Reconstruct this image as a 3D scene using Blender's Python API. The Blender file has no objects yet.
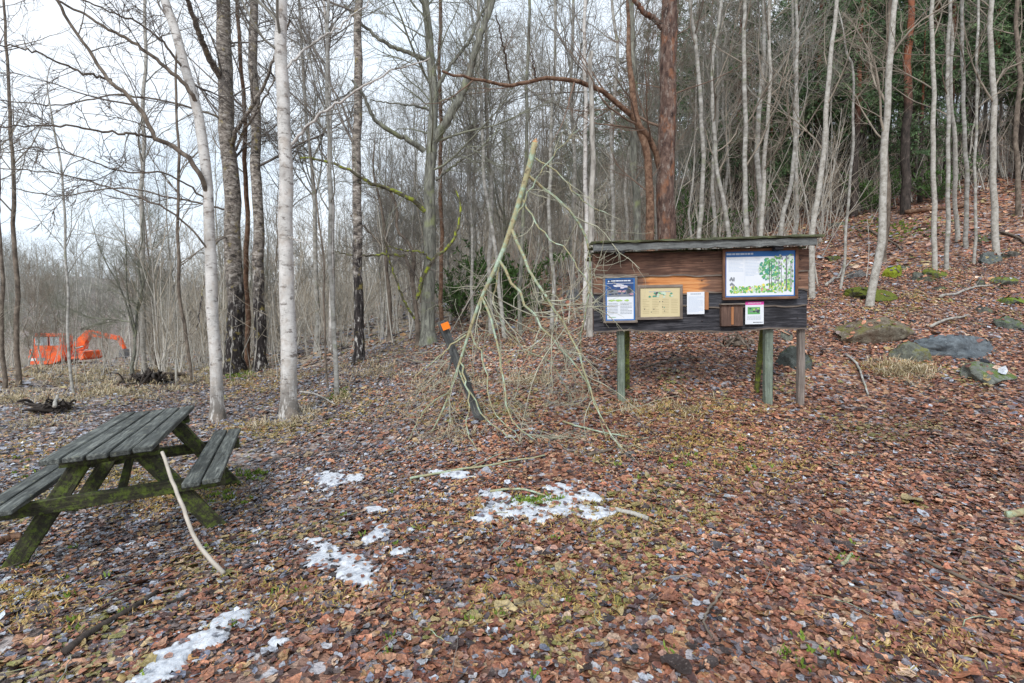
import bpy, bmesh, math, random
import numpy as np
from mathutils import Vector, Matrix, Euler
rng = np.random.default_rng(11)
random.seed(5)
S = bpy.context.scene
COL = S.collection
F, CZ = 520.0, 1.6
PITCH = math.radians(3.0)
CP, SP = math.cos(PITCH), math.sin(PITCH)
FWD = np.array((0, CP, -SP)); UPV = np.array((0, SP, CP)); RT = np.array((1.0, 0, 0)); CAM = np.array((0, 0, CZ))

def at(px, py, d):
    """point seen at a pixel of the photograph, d metres in front of the viewer"""
    return CAM + d * (FWD + (px - 512) / F * RT + (341.5 - py) / F * UPV)

def pix(P):
    Q = P - CAM
    d = Q @ FWD
    return 512 + F * (Q @ RT) / d, 341.5 - F * (Q @ UPV) / d

# ------------------------------------------------------------------ terrain
CTRL = [(0, 0, 0), (-3, 2.5, -.05), (3, 3, .05), (0, 3, .02), (-3.3, 4.4, -.11), (-4.3, 4.4, -.17), (-2.2, 4.4, -.05), (0, 4.6, .13), (3, 4.6, .22),
        (-4, 8, -.02), (-3, 8, .02), (-.36, 6.2, .30), (1.3, 6.5, .425), (3.6, 6.5, .40), (6.4, 6.5, .58),
        (-6.5, 12.5, .05), (-4.6, 13.5, .2), (-3.9, 13, .4), (-9.5, 13, -.15), (-13, 13, -.4), (-2, 13, 1.0), (-.3, 13, 1.0),
        (2.4, 9, 1.15), (7, 12, 1.95), (7.9, 11.5, 1.8), (10.5, 13, 2.5), (10.6, 15, 3.2), (12.1, 13, 2.95), (16.5, 22, 6.1), (18.8, 20, 6.0), (5, 9, 1.15), (8.5, 9, 1.25),
        (20, 30, 8.9), (26, 40, 13.5), (7, 20, 3.4), (14, 40, 11.0), (0, 20, 2.7), (0, 40, 7.0), (-5.5, 25, 1.7), (-11, 50, 3.9), (-10, 25, .0), (-20, 50, .3),
        (-15, 25, -.6), (-30, 50, -1.6), (-24, 25, -1.2), (-31, 35, -2.0), (-55, 60, -1.0), (-90, 100, 8),
        (0, 80, 11.5), (30, 90, 25), (-20, 100, 7), (60, 60, 24), (60, 20, 12), (30, 8, 2.8), (25, 0, .8), (0, -10, 0), (40, -10, .8), (-30, -10, -.8), (-30, 8, -.8),
        (-60, 20, -3), (-60, -10, -2), (70, 110, 34), (0, 120, 20), (-60, 120, 5), (-100, 40, -2), (90, 30, 17)]
# the picnic table stands tilted on the slope: its pose fixes the ground under its feet
TM = np.array([[0.9168, -0.3959, -0.0532], [0.3922, 0.9173, -0.0685], [0.0759, 0.042, 0.9962]])
TR_ = np.stack([RT, FWD, UPV], 1) @ TM
TW_ = CAM + np.stack([RT, FWD, UPV], 1) @ np.array([-3.315, 4.556, -0.751])
T_HT, T_FX = .835, .66
CTRL = [c for c in CTRL if not (c[0] < -2 and 2.4 < c[1] < 5)]
for a_ in (-1, 1):
    for b_ in (-1, 1):
        CTRL.append(tuple(TW_ + TR_ @ np.array((a_ * T_FX, b_ * .67, -T_HT))))
CTRL += [(-3.4, 2.2, -.08), (-2.0, 3.3, -.04), (-6, 3.5, -.3)]
CT = np.array(CTRL, float)

def _U(r2):
    return r2 * np.log(r2 + 1e-9) * .5
_n = len(CT)
_A = np.zeros((_n + 3, _n + 3))
_d2 = ((CT[:, None, :2] - CT[None, :, :2]) ** 2).sum(-1)
_A[:_n, :_n] = _U(_d2) + np.eye(_n) * .6
_A[:_n, _n] = 1; _A[:_n, _n + 1:] = CT[:, :2]; _A[_n, :_n] = 1; _A[_n + 1:, :_n] = CT[:, :2].T
_W = np.linalg.solve(_A, np.concatenate([CT[:, 2], np.zeros(3)]))

def wav(x, y, s, seed):
    r = np.random.default_rng(seed)
    v = 0
    for k in range(7):
        a = r.uniform(0, 6.28); f = s * r.uniform(.6, 1.8); p = r.uniform(0, 6.28)
        v = v + np.sin((x * math.cos(a) + y * math.sin(a)) * f + p + 1.3 * np.sin((x * math.sin(a) - y * math.cos(a)) * f * .7 + p * 2))
    return v / 4.2

def T(x, y):
    x = np.asarray(x, float); y = np.asarray(y, float)
    sh = x.shape
    X = np.clip(x.ravel(), -100, 90); Y = np.clip(y.ravel(), -14, 120)
    out = np.empty(len(X))
    for i in range(0, len(X), 20000):
        a, b = X[i:i + 20000], Y[i:i + 20000]
        r2 = (a[:, None] - CT[None, :, 0]) ** 2 + (b[:, None] - CT[None, :, 1]) ** 2
        out[i:i + 20000] = _U(r2) @ _W[:_n] + _W[_n] + _W[_n + 1] * a + _W[_n + 2] * b
    X0, Y0 = x.ravel(), y.ravel()
    d = np.sqrt(X0 ** 2 + Y0 ** 2)
    out += wav(X0, Y0, 9, 1) * .009 + wav(X0, Y0, 3.1, 2) * .022 * np.clip(d / 7, .35, 3) + wav(X0, Y0, .8, 3) * np.clip((d - 9) / 14, 0, .22)
    return out.reshape(sh)

def Tz(x, y):
    return float(T(np.array([x]), np.array([y]))[0])

def hit(px, py):
    """where the line of sight through a pixel meets the ground: (point, depth)"""
    ds = np.concatenate([np.arange(1.8, 12, .02), np.arange(12, 90, .1)])
    P = CAM + ds[:, None] * (FWD + (px - 512) / F * RT + (341.5 - py) / F * UPV)
    g = P[:, 2] - T(P[:, 0], P[:, 1])
    k = np.argmax(g < 0)
    if g[k] >= 0: k = len(ds) - 1
    return P[k], float(ds[k])

# ------------------------------------------------------------------ object helpers
def tag(o, label=None, cat=None, group=None, kind=None):
    if label: o['label'] = label
    if cat: o['category'] = cat
    if group: o['group'] = group
    if kind: o['kind'] = kind
    return o

def empty(name, loc=(0, 0, 0), rot=(0, 0, 0)):
    o = bpy.data.objects.new(name, None); COL.objects.link(o)
    o.location = loc; o.rotation_euler = rot; o.empty_display_size = .2
    return o

def link(name, me, parent=None):
    o = bpy.data.objects.new(name, me); COL.objects.link(o)
    if parent is not None: o.parent = parent
    return o

def np_mesh(name, V, Q, mats, mi=None, smooth=True, col=None):
    me = bpy.data.meshes.new(name)
    V = np.ascontiguousarray(V, np.float32); Q = np.ascontiguousarray(Q, np.int32)
    k = Q.shape[1]
    me.vertices.add(len(V)); me.vertices.foreach_set('co', V.ravel())
    me.loops.add(Q.size); me.loops.foreach_set('vertex_index', Q.ravel())
    me.polygons.add(len(Q))
    me.polygons.foreach_set('loop_start', np.arange(0, Q.size, k, dtype=np.int32))
    me.polygons.foreach_set('loop_total', np.full(len(Q), k, np.int32))
    if mi is not None: me.polygons.foreach_set('material_index', np.asarray(mi, np.int32))
    me.polygons.foreach_set('use_smooth', np.full(len(Q), smooth, bool))
    for m in (mats if isinstance(mats, (list, tuple)) else [mats]): me.materials.append(m)
    if col is not None:
        ca = me.color_attributes.new('col', 'FLOAT_COLOR', 'POINT')
        ca.data.foreach_set('color', np.ascontiguousarray(col, np.float32).ravel())
    me.update(calc_edges=True)
    return me

class Tubes:
    def __init__(s): s.b = []
    def add(s, P, R, sides=3, mi=0):
        P = np.asarray(P, float); R = np.asarray(R, float)
        if P.ndim == 2: P = P[None]; R = R[None]
        if len(P): s.b.append((P, R, sides, mi))
        return s
    def mesh(s, name, mats, shift=(0, 0, 0), knobs=0.0):
        Vs, Qs, Ms, off = [], [], [], 0
        for P, R, k, mi in s.b:
            m, n, _ = P.shape
            Tn = np.empty_like(P); Tn[:, 1:-1] = P[:, 2:] - P[:, :-2]; Tn[:, 0] = P[:, 1] - P[:, 0]; Tn[:, -1] = P[:, -1] - P[:, -2]
            bad = np.linalg.norm(Tn, axis=2) < 1e-6
            Tn[bad] = (0, 0, 1)
            Tn /= np.linalg.norm(Tn, axis=2, keepdims=True)
            D = P[:, -1] - P[:, 0]
            ax = np.abs(D).argmin(axis=1)
            ref = np.zeros((m, 3)); ref[np.arange(m), ax] = 1
            ref = np.repeat(ref[:, None], n, 1)
            U = np.cross(Tn, ref); U /= (np.linalg.norm(U, axis=2, keepdims=True) + 1e-9)
            W = np.cross(Tn, U)
            a = np.arange(k) * 2 * math.pi / k
            rr = R[:, :, None]
            if knobs and k > 6:
                ph = (P[:, :, 2] * 3.1)[:, :, None]
                rr = rr * (1 + knobs * (np.sin(a * 2 + ph) * .5 + np.sin(a * 3 - ph * 1.7) * .3 + np.sin(a * 5 + ph * 2.9) * .2))
            V = P[:, :, None] + rr[..., None] * (np.cos(a)[None, None, :, None] * U[:, :, None] + np.sin(a)[None, None, :, None] * W[:, :, None])
            idx = np.arange(m * n * k).reshape(m, n, k) + off
            q = np.stack([idx[:, :-1], np.roll(idx, -1, 2)[:, :-1], np.roll(idx, -1, 2)[:, 1:], idx[:, 1:]], -1).reshape(-1, 4)
            Vs.append(V.reshape(-1, 3)); Qs.append(q); Ms.append(np.full(len(q), mi)); off += m * n * k
        V = np.concatenate(Vs) - np.asarray(shift)
        return np_mesh(name, V, np.concatenate(Qs), mats, np.concatenate(Ms))

def spline(pts, n):
    """Catmull-Rom resampling of a polyline"""
    P = np.asarray(pts, float)
    if len(P) == 2:
        t = np.linspace(0, 1, n)[:, None]; return P[0] * (1 - t) + P[1] * t
    Q = np.vstack([2 * P[0] - P[1], P, 2 * P[-1] - P[-2]])
    L = np.concatenate([[0], np.cumsum(np.linalg.norm(np.diff(P[:, :3], axis=0), axis=1))])
    out = []
    for s in np.linspace(0, L[-1], n):
        i = min(np.searchsorted(L, s, 'right') - 1, len(P) - 2); t = (s - L[i]) / (L[i + 1] - L[i] + 1e-9)
        a, b, c, d = Q[i], Q[i + 1], Q[i + 2], Q[i + 3]
        out.append(.5 * ((2 * b) + (c - a) * t + (2 * a - 5 * b + 4 * c - d) * t * t + (3 * b - a - 3 * c + d) * t ** 3))
    return np.array(out)

def kids(P, R, n, t0=.1, t1=1., ang=50, dang=15, lf=.5, ld=.3, ls=.6, npts=5, rr=.55, re=.25, up=.1, wig=.12, rmin=.002, lmax=99, r=rng, flat=0, kr=.0095):
    """n side branches grown from the polylines P (m,k,3) with radii R"""
    m, k, _ = P.shape
    Ls = np.linalg.norm(np.diff(P, axis=1), axis=2).sum(1)
    i = r.choice(m, n, p=Ls / Ls.sum()); t = r.uniform(t0, t1, n)
    u = t * (k - 1); j = np.minimum(u.astype(int), k - 2); f = (u - j)[:, None]
    st = P[i, j] * (1 - f) + P[i, j + 1] * f
    tn = P[i, j + 1] - P[i, j]; tn /= (np.linalg.norm(tn, axis=1, keepdims=True) + 1e-9)
    rad = R[i, j] * (1 - f[:, 0]) + R[i, j + 1] * f[:, 0]
    v = r.normal(size=(n, 3)); v[:, 2] *= (1 - flat); v -= (v * tn).sum(1, keepdims=True) * tn; v /= (np.linalg.norm(v, axis=1, keepdims=True) + 1e-9)
    a = np.radians(r.normal(ang, dang, n))[:, None]
    d = np.cos(a) * tn + np.sin(a) * v
    L = np.minimum(Ls[i] * lf * (1 - ls * t) * (1 + ld * r.uniform(-1, 1, n)), lmax)
    pts = [st]; cur = st; step = (L / (npts - 1))[:, None]
    for q in range(npts - 1):
        d = d + r.normal(0, wig, (n, 3)); d[:, 2] += up
        d /= np.linalg.norm(d, axis=1, keepdims=True)
        cur = cur + d * step; pts.append(cur)
    C = np.stack(pts, 1)
    r0 = np.maximum(np.minimum(rad * rr, L * kr + .0012), rmin)
    RR = r0[:, None] * np.linspace(1, re, npts)[None]
    return C, np.maximum(RR, rmin * .6)

# ------------------------------------------------------------------ material helpers
class M:
    def __init__(s, name, rough=.8, spec=.3):
        s.m = bpy.data.materials.new(name); s.m.use_nodes = True; s.nt = s.m.node_tree
        s.b = s.nt.nodes['Principled BSDF']; s.b.inputs['Roughness'].default_value = rough
        s.b.inputs['Specular IOR Level'].default_value = spec
    def n(s, t, **k):
        x = s.nt.nodes.new(t)
        for a, b in k.items(): setattr(x, a, b)
        return x
    def l(s, a, b): s.nt.links.new(a, b)
    def co(s, scale=(1, 1, 1), kind='Object'):
        if kind == 'World': src = s.n('ShaderNodeNewGeometry').outputs['Position']
        else: src = s.n('ShaderNodeTexCoord').outputs[kind]
        mp = s.n('ShaderNodeMapping'); mp.inputs['Scale'].default_value = scale
        s.l(src, mp.inputs['Vector']); return mp.outputs['Vector']
    def noise(s, vec, scale=5, detail=4, rough=.55, dist=0):
        x = s.n('ShaderNodeTexNoise'); x.inputs['Scale'].default_value = scale; x.inputs['Detail'].default_value = detail
        x.inputs['Roughness'].default_value = rough; x.inputs['Distortion'].default_value = dist
        s.l(vec, x.inputs['Vector']); return x.outputs['Fac']
    def ramp(s, fac, stops, interp='LINEAR'):
        x = s.n('ShaderNodeValToRGB'); x.color_ramp.interpolation = interp
        e = x.color_ramp.elements
        for i, (p, c) in enumerate(stops):
            if isinstance(c, (int, float)): c = (c, c, c)
            el = e[i] if i < 2 else e.new(p)
            el.position = p; el.color = (*c, 1)
        s.l(fac, x.inputs['Fac']); return x.outputs['Color']
    def mix(s, fac, a, b, mode='MIX'):
        x = s.n('ShaderNodeMix', data_type='RGBA', blend_type=mode)
        for v, i in ((fac, 0), (a, 6), (b, 7)):
            if isinstance(v, (int, float)): x.inputs[i].default_value = v
            elif isinstance(v, tuple): x.inputs[i].default_value = (*v, 1)
            else: s.l(v, x.inputs[i])
        return x.outputs[2]
    def math(s, op, a, b=0):
        x = s.n('ShaderNodeMath', operation=op)
        for v, i in ((a, 0), (b, 1)):
            if isinstance(v, (int, float)): x.inputs[i].default_value = v
            else: s.l(v, x.inputs[i])
        return x.outputs[0]
    def sep(s, vec, ax):
        x = s.n('ShaderNodeSeparateXYZ'); s.l(vec, x.inputs[0]); return x.outputs[ax]
    def col(s, c):
        if isinstance(c, tuple): s.b.inputs['Base Color'].default_value = (*c, 1)
        else: s.l(c, s.b.inputs['Base Color'])
        return s
    def bump(s, h, strength=.5, dist=.01):
        x = s.n('ShaderNodeBump'); x.inputs['Strength'].default_value = strength; x.inputs['Distance'].default_value = dist
        s.l(h, x.inputs['Height']); s.l(x.outputs[0], s.b.inputs['Normal']); return s

def plain(name, c, rough=.6, var=.25, scale=12):
    m = M(name, rough)
    f = m.noise(m.co(), scale, 4)
    m.col(m.ramp(f, [(.3, tuple(x * (1 - var) for x in c)), (.7, tuple(min(1, x * (1 + var)) for x in c))]))
    return m.m

def wood(name, axis, dark, mid, light, moss=None, mossamt=.5, rough=.75, scale=1.0, crack=.5):
    m = M(name, rough, .3)
    sc = [52, 52, 52]; sc[axis] = 3.6
    v = m.co(tuple(q * scale for q in sc))
    g = m.noise(v, 1, 6, .65, .4)
    big = m.noise(m.co(), 3.2, 3)
    c = m.ramp(g, [(.28, dark), (.5, mid), (.74, light)])
    c = m.mix(m.ramp(big, [(.35, 0.), (.7, .75)]), c, dark)
    if moss:
        mo = m.noise(m.co(), 17, 8, .8)
        c = m.mix(m.ramp(mo, [(1 - mossamt - .02, 0.), (1 - mossamt + .10, .85)]), c, moss)
        c = m.mix(m.ramp(m.noise(m.co(), 45, 4, .7), [(.36, .6), (.46, 0.)]), c, dark)
    m.col(c)
    ck = m.ramp(g, [(.25, 0.), (.5, 1.)])
    m.bump(ck, crack, .006)
    return m.m

def bark(name, kind):
    m = M(name, .85, .2)
    o = m.co(); z = m.sep(o, 2)
    if kind == 'birch':
        base = m.ramp(m.noise(o, 3.2, 6, .75), [(.3, (.30, .28, .265)), (.5, (.52, .505, .485)), (.62, (.62, .60, .58)), (.75, (.46, .40, .36))])
        dash = m.noise(m.co((11, 11, 60)), 1, 4, .6)
        c = m.mix(m.ramp(dash, [(.62, 0.), (.68, .7)]), base, (.13, .10, .09))
        fis = m.noise(m.co((16, 16, 4)), 1, 5, .7)
        low = m.math('MULTIPLY', m.ramp(z, [(0.0, 1.), (.9, 0.)]), m.ramp(fis, [(.40, 0.), (.50, 1.)]))
        c = m.mix(low, c, (.10, .085, .07))
        big = m.noise(m.co((1.5, 1.5, 3.)), 3.0, 6, .75)
        c = m.mix(m.ramp(big, [(.55, 0.), (.61, .8)]), c, (.11, .09, .08))
        c = m.mix(m.ramp(m.noise(m.co((1, 1, .8)), 5, 5, .7), [(.48, 0.), (.66, .6)]), c, (.36, .30, .25))
        m.col(c); m.bump(dash, .4, .01)
    elif kind == 'oldbirch':
        a = m.noise(m.co((7, 7, 13)), 1, 7, .75, .8); b2 = m.noise(m.co((16, 16, 3.5)), 1, 6, .7, .5); big = m.noise(o, 1.7, 5, .7)
        up = m.ramp(a, [(.38, (.035, .03, .028)), (.45, (.14, .12, .105)), (.54, (.30, .26, .225)), (.63, (.56, .53, .49))])
        dn = m.ramp(b2, [(.42, (.016, .014, .014)), (.56, (.06, .05, .048)), (.61, (.50, .48, .45))])
        k = m.math('ADD', z, m.math('MULTIPLY', big, 6.))
        c = m.mix(m.ramp(m.math('MULTIPLY', k, .1), [(.52, 0.), (.60, .9)]), dn, up)
        c = m.mix(m.ramp(m.noise(o, 5, 4), [(.60, 0.), (.68, .55)]), c, (.32, .26, .08))
        m.col(c); m.bump(a, .8, .03)
    elif kind == 'oak':
        a = m.noise(m.co((14, 14, 3)), 1, 6, .7, .6)
        c = m.ramp(a, [(.32, (.05, .048, .042)), (.5, (.17, .17, .145)), (.7, (.33, .335, .28))])
        c = m.mix(m.ramp(m.noise(o, 3, 5), [(.55, 0.), (.7, .7)]), c, (.24, .27, .12))
        m.col(c); m.bump(a, .8, .02)
    elif kind == 'pine':
        a = m.noise(m.co((9, 9, 4)), 1, 6, .7, .5)
        c = m.ramp(a, [(.34, (.028, .018, .016)), (.5, (.10, .062, .05)), (.68, (.21, .145, .115))])
        c = m.mix(m.ramp(m.noise(m.co((2, 2, 1)), 2.5, 3), [(.54, 0.), (.64, .6)]), c, (.26, .115, .06))
        c = m.mix(m.ramp(m.noise(m.co((2.5, 2.5, 1)), 4.5, 6, .8), [(.53, 0.), (.60, .7)]), c, (.25, .215, .19))
        m.col(c); m.bump(a, .8, .02)
    elif kind == 'rust':
        a = m.noise(m.co((10, 10, 8)), 1, 6, .7)
        c = m.ramp(a, [(.34, (.045, .028, .02)), (.5, (.15, .085, .055)), (.68, (.27, .185, .13))])
        m.col(c); m.bump(a, .8, .02)
    elif kind == 'darkpine':
        a = m.noise(m.co((9, 9, 4)), 1, 6, .7, .5)
        dn = m.ramp(a, [(.35, (.018, .016, .015)), (.6, (.075, .06, .052)), (.7, (.16, .14, .125))])
        up = m.ramp(a, [(.35, (.09, .03, .018)), (.6, (.26, .10, .055))])
        c = m.mix(m.ramp(m.math('MULTIPLY', z, .1), [(.38, 0.), (.6, 1.)]), dn, up)
        m.col(c); m.bump(a, .8, .02)
    elif kind == 'grey':
        a = m.noise(m.co((6, 6, 9)), 1, 5, .65)
        c = m.ramp(a, [(.3, (.13, .12, .105)), (.5, (.31, .30, .275)), (.7, (.48, .475, .45))])
        c = m.mix(m.ramp(m.noise(o, 4, 4), [(.56, 0.), (.66, .6)]), c, (.20, .22, .13))
        m.col(c); m.bump(a, .4, .008)
    elif kind == 'pale':
        a = m.noise(m.co((11, 11, 12)), 1, 7, .75, .4)
        c = m.ramp(a, [(.32, (.17, .15, .13)), (.5, (.35, .335, .30)), (.64, (.47, .455, .43)), (.7, (.12, .105, .09))])
        m.col(c); m.bump(a, .4, .008)
    elif kind == 'brown':
        a = m.noise(m.co((8, 8, 5)), 1, 5, .65)
        c = m.ramp(a, [(.32, (.055, .045, .038)), (.52, (.155, .125, .10)), (.7, (.26, .22, .18))])
        m.col(c); m.bump(a, .5, .01)
    elif kind == 'lichen':
        a = m.noise(o, 9, 5, .7)
        c = m.ramp(a, [(.33, (.13, .11, .07)), (.44, (.36, .31, .18)), (.50, (.27, .28, .17)), (.57, (.30, .39, .30)), (.68, (.48, .53, .43))])
        m.col(c); m.bump(a, .5, .006)
    elif kind == 'mossy':
        a = m.noise(o, 7, 5, .7)
        c = m.ramp(a, [(.34, (.05, .045, .035)), (.50, (.13, .12, .08)), (.56, (.24, .28, .04)), (.7, (.38, .42, .05))])
        m.col(c); m.bump(a, .8, .02)
    elif kind == 'dead':
        a = m.noise(m.co((14, 14, 3)), 1, 5, .7)
        c = m.ramp(a, [(.33, (.14, .125, .11)), (.52, (.34, .32, .29)), (.7, (.46, .44, .40))])
        m.col(c); m.bump(a, .6, .01)
    return m.m

B = {k: bark(k + '_bark', k) for k in ('birch', 'oldbirch', 'oak', 'pine', 'rust', 'darkpine', 'grey', 'pale', 'brown', 'lichen', 'mossy', 'dead')}
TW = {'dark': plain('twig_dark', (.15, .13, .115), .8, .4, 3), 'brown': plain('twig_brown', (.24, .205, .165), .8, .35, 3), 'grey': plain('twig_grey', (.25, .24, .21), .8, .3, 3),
      'pale': plain('stem_pale', (.44, .42, .375), .8, .3, 3), 'straw': plain('twig_straw', (.40, .35, .28), .8, .3, 3), 'far': plain('twig_far_haze', (.31, .31, .285), .9, .3, .3), 'green': plain('twig_green', (.20, .205, .155), .8, .4, 3), 'red': plain('twig_red', (.17, .115, .085), .8, .3, 3)}  # far twigs: distance haze put into the colour as lighter grey

# ------------------------------------------------------------------ ground sheet
def axis_coords(a, b, c0, fine, growth):
    pos = [c0]; s = fine
    while pos[-1] < b:
        pos.append(pos[-1] + s)
        if pos[-1] > c0 + (11 if c0 else 9): s *= growth
    neg = [c0]; s = fine
    while neg[-1] > a:
        neg.append(neg[-1] - s)
        if neg[-1] < c0 - 9: s *= growth
    return np.array(sorted(set(neg + pos)))
gx = axis_coords(-420, 420, 0, .07, 1.03)
gy = axis_coords(-60, 460, 6, .07, 1.03)
GX, GY = np.meshgrid(gx, gy)
GZ = T(GX, GY)
V = np.stack([GX, GY, GZ], -1).reshape(-1, 3)
idx = np.arange(len(V)).reshape(GX.shape)
Q = np.stack([idx[:-1, :-1], idx[:-1, 1:], idx[1:, 1:], idx[1:, :-1]], -1).reshape(-1, 4)
m = M('forest_floor', .7, .3)
w = m.co(kind='World')
def litter(scale):
    vo = m.n('ShaderNodeTexVoronoi'); vo.inputs['Scale'].default_value = scale; vo.inputs['Randomness'].default_value = 1
    wn = m.n('ShaderNodeTexNoise'); wn.inputs['Scale'].default_value = scale * .7; m.l(w, wn.inputs['Vector'])
    add = m.n('ShaderNodeVectorMath', operation='MULTIPLY_ADD'); m.l(wn.outputs['Color'], add.inputs[0]); add.inputs[1].default_value = (1.2 / scale,) * 3; m.l(w, add.inputs[2])
    m.l(add.outputs[0], vo.inputs['Vector'])
    return m.sep(vo.outputs['Color'], 0), vo.outputs['Distance']
r1, d1 = litter(17)
red = m.ramp(r1, [(0, (.045, .026, .02)), (.25, (.17, .07, .045)), (.45, (.33, .155, .09)), (.62, (.50, .31, .19)), (.8, (.13, .06, .05)), (.93, (.38, .36, .38))])
gre = m.ramp(r1, [(0, (.04, .032, .03)), (.22, (.15, .12, .11)), (.42, (.28, .24, .22)), (.6, (.36, .33, .32)), (.78, (.24, .15, .10)), (.92, (.48, .47, .48))])
xx = m.math('MULTIPLY_ADD', m.sep(w, 0), -.22)
lf = m.math('ADD', m.math('MULTIPLY', m.sep(w, 0), -.25), m.math('MULTIPLY', m.noise(w, .5, 3), 1.0))
c = m.mix(m.ramp(lf, [(.55, 0.), (1.0, .85)]), red, gre)
straw = m.noise(w, .9, 5, .7)
inleft = m.math('MULTIPLY', m.ramp(m.math('MULTIPLY', m.sep(w, 1), .01), [(.09, 0.), (.14, .8), (.36, .8), (.5, 0.)]), m.ramp(m.math('MULTIPLY_ADD', m.sep(w, 0), -.05), [(.1, 0.), (.3, 1.)]))
c = m.mix(m.math('MULTIPLY', inleft, m.ramp(straw, [(.40, .2), (.6, .8)])), c, (.42, .35, .23))
mo = m.noise(w, .75, 6, .75)
c = m.mix(m.ramp(mo, [(.60, 0.), (.68, .55)]), c, (.20, .20, .045))
c = m.mix(m.ramp(m.noise(w, 1.6, 4, .6), [(.34, .75), (.44, 0.)]), c, (.03, .02, .016))
m.col(c)
m.bump(m.math('ADD', d1, m.noise(w, 40, 3)), .9, .03)
ground = link('ground', np_mesh('ground', V, Q, m.m)); tag(ground, 'sloping forest floor covered in wet brown leaf litter', None, None, 'structure')

# ------------------------------------------------------------------ snow field (shared by the snow patches and the leaves around them)
SN = {  # ellipses in picture measures: cx, cy, rx, ry, angle
 'snow_a': [(338, 562, 40, 13, 8), (350, 578, 28, 10, 15), (322, 548, 18, 7, 20), (374, 538, 24, 6, -32), (398, 553, 11, 4, -15)],
 'snow_b': [(500, 497, 22, 5, 8), (520, 514, 40, 9, 10), (548, 507, 34, 12, 0), (575, 497, 26, 7, 5), (588, 513, 24, 8, 5), (486, 518, 14, 6, 0), (560, 490, 22, 5, 10)],
 'snow_c': [(330, 481, 22, 9, -8), (352, 479, 12, 4, 0)],
 'snow_d': [(232, 622, 26, 10, -28), (206, 640, 34, 12, -24), (172, 664, 36, 13, -18), (150, 680, 28, 11, -8)],
 'snow_e': [(446, 475, 24, 4, 2), (462, 478, 18, 3, 2)],
 'snow_f': [(375, 511, 12, 4, 0)],
 'snow_g': [(276, 645, 14, 6, -20)],
}
def snow_f(P, keys=None):
    x, y = pix(P)
    f = np.full(len(P), -9.)
    for k in (keys or SN):
        for cx, cy, rx, ry, a in SN[k]:
            a = math.radians(a); dx, dy = x - cx, y - cy
            u = (dx * math.cos(a) + dy * math.sin(a)) / rx; v = (-dx * math.sin(a) + dy * math.cos(a)) / ry
            f = np.maximum(f, 1 - u * u - v * v)
    n = wav(P[:, 0], P[:, 1], 24, 21) * .55 + wav(P[:, 0], P[:, 1], 60, 22) * .40 + wav(P[:, 0], P[:, 1], 12, 23) * .3 - .20
    return np.where(f > -3, f + n, -9)

m = M('wet_snow', .55, .4)
o = m.co()
c = m.ramp(m.noise(o, 26, 5, .7), [(.36, (.32, .345, .39)), (.52, (.52, .55, .60)), (.7, (.68, .70, .73))])
ed = m.n('ShaderNodeVertexColor', layer_name='col').outputs['Color']
c = m.mix(m.ramp(m.math('ADD', ed, m.math('MULTIPLY', m.noise(o, 45, 5, .7), .5)), [(.34, .9), (.78, 0.)]), c, (.27, .26, .27))
c = m.mix(m.ramp(m.noise(o, 60, 3), [(.60, 0.), (.70, .6)]), c, (.28, .20, .15))
m.col(c).bump(m.noise(o, 70, 5, .7), .6, .01)
snow_mat = m.m
snow_lab = {'snow_a': 'melting snow patch with a narrow arm, left of the middle of the clearing', 'snow_b': 'wide broken snow patch with bits of moss below the fallen branches',
            'snow_c': 'small thin snow patch behind the armed one', 'snow_d': 'long slanting snow patch at the bottom edge, in front of the picnic table',
            'snow_e': 'thin snow streak lying beside a fallen twig', 'snow_f': 'tiny round snow remnant on the leaves, between two larger patches', 'snow_g': 'small faint snow spot beside the slanting bottom patch'}
for k, el in SN.items():
    pts = []
    for cx, cy, rx, ry, a in el:
        for s in range(12):
            t = s * math.pi / 6; a_ = math.radians(a)
            u, v = 1.5 * rx * math.cos(t), 1.6 * ry * math.sin(t)
            pts.append(hit(cx + u * math.cos(a_) - v * math.sin(a_), cy + u * math.sin(a_) + v * math.cos(a_))[0])
    pts = np.array(pts); lo, hi = pts.min(0), pts.max(0)
    st = .009
    X, Y = np.meshgrid(np.arange(lo[0], hi[0], st), np.arange(lo[1], hi[1], st))
    Z = T(X, Y)
    P = np.stack([X, Y, Z], -1).reshape(-1, 3)
    f = snow_f(P, [k])
    P[:, 2] += np.clip(f, -.3, .5) * .035 + .009 + wav(P[:, 0], P[:, 1], 40, 31) * .003
    idx = np.arange(len(P)).reshape(X.shape)
    q = np.stack([idx[:-1, :-1], idx[:-1, 1:], idx[1:, 1:], idx[1:, :-1]], -1).reshape(-1, 4)
    q = q[(f[q] > -.1).all(1)]
    used, inv = np.unique(q, return_inverse=True)
    cen = P[used].mean(0)
    ob = link('snow_patch', np_mesh('snow_patch', P[used] - cen, inv.reshape(-1, 4), snow_mat, col=np.repeat(np.clip((f[used] + .1) / .55, 0, 1)[:, None], 4, 1))); ob.location = cen
    tag(ob, snow_lab[k], 'snow patch', 'melting snow patches on the leaf litter')

# ------------------------------------------------------------------ leaf litter
def gridnormal(x, y):
    e = .06
    z0 = T(x, y); n = np.stack([-(T(x + e, y) - z0) / e, -(T(x, y + e) - z0) / e, np.ones_like(x)], -1)
    return n / np.linalg.norm(n, axis=1, keepdims=True), z0

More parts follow.
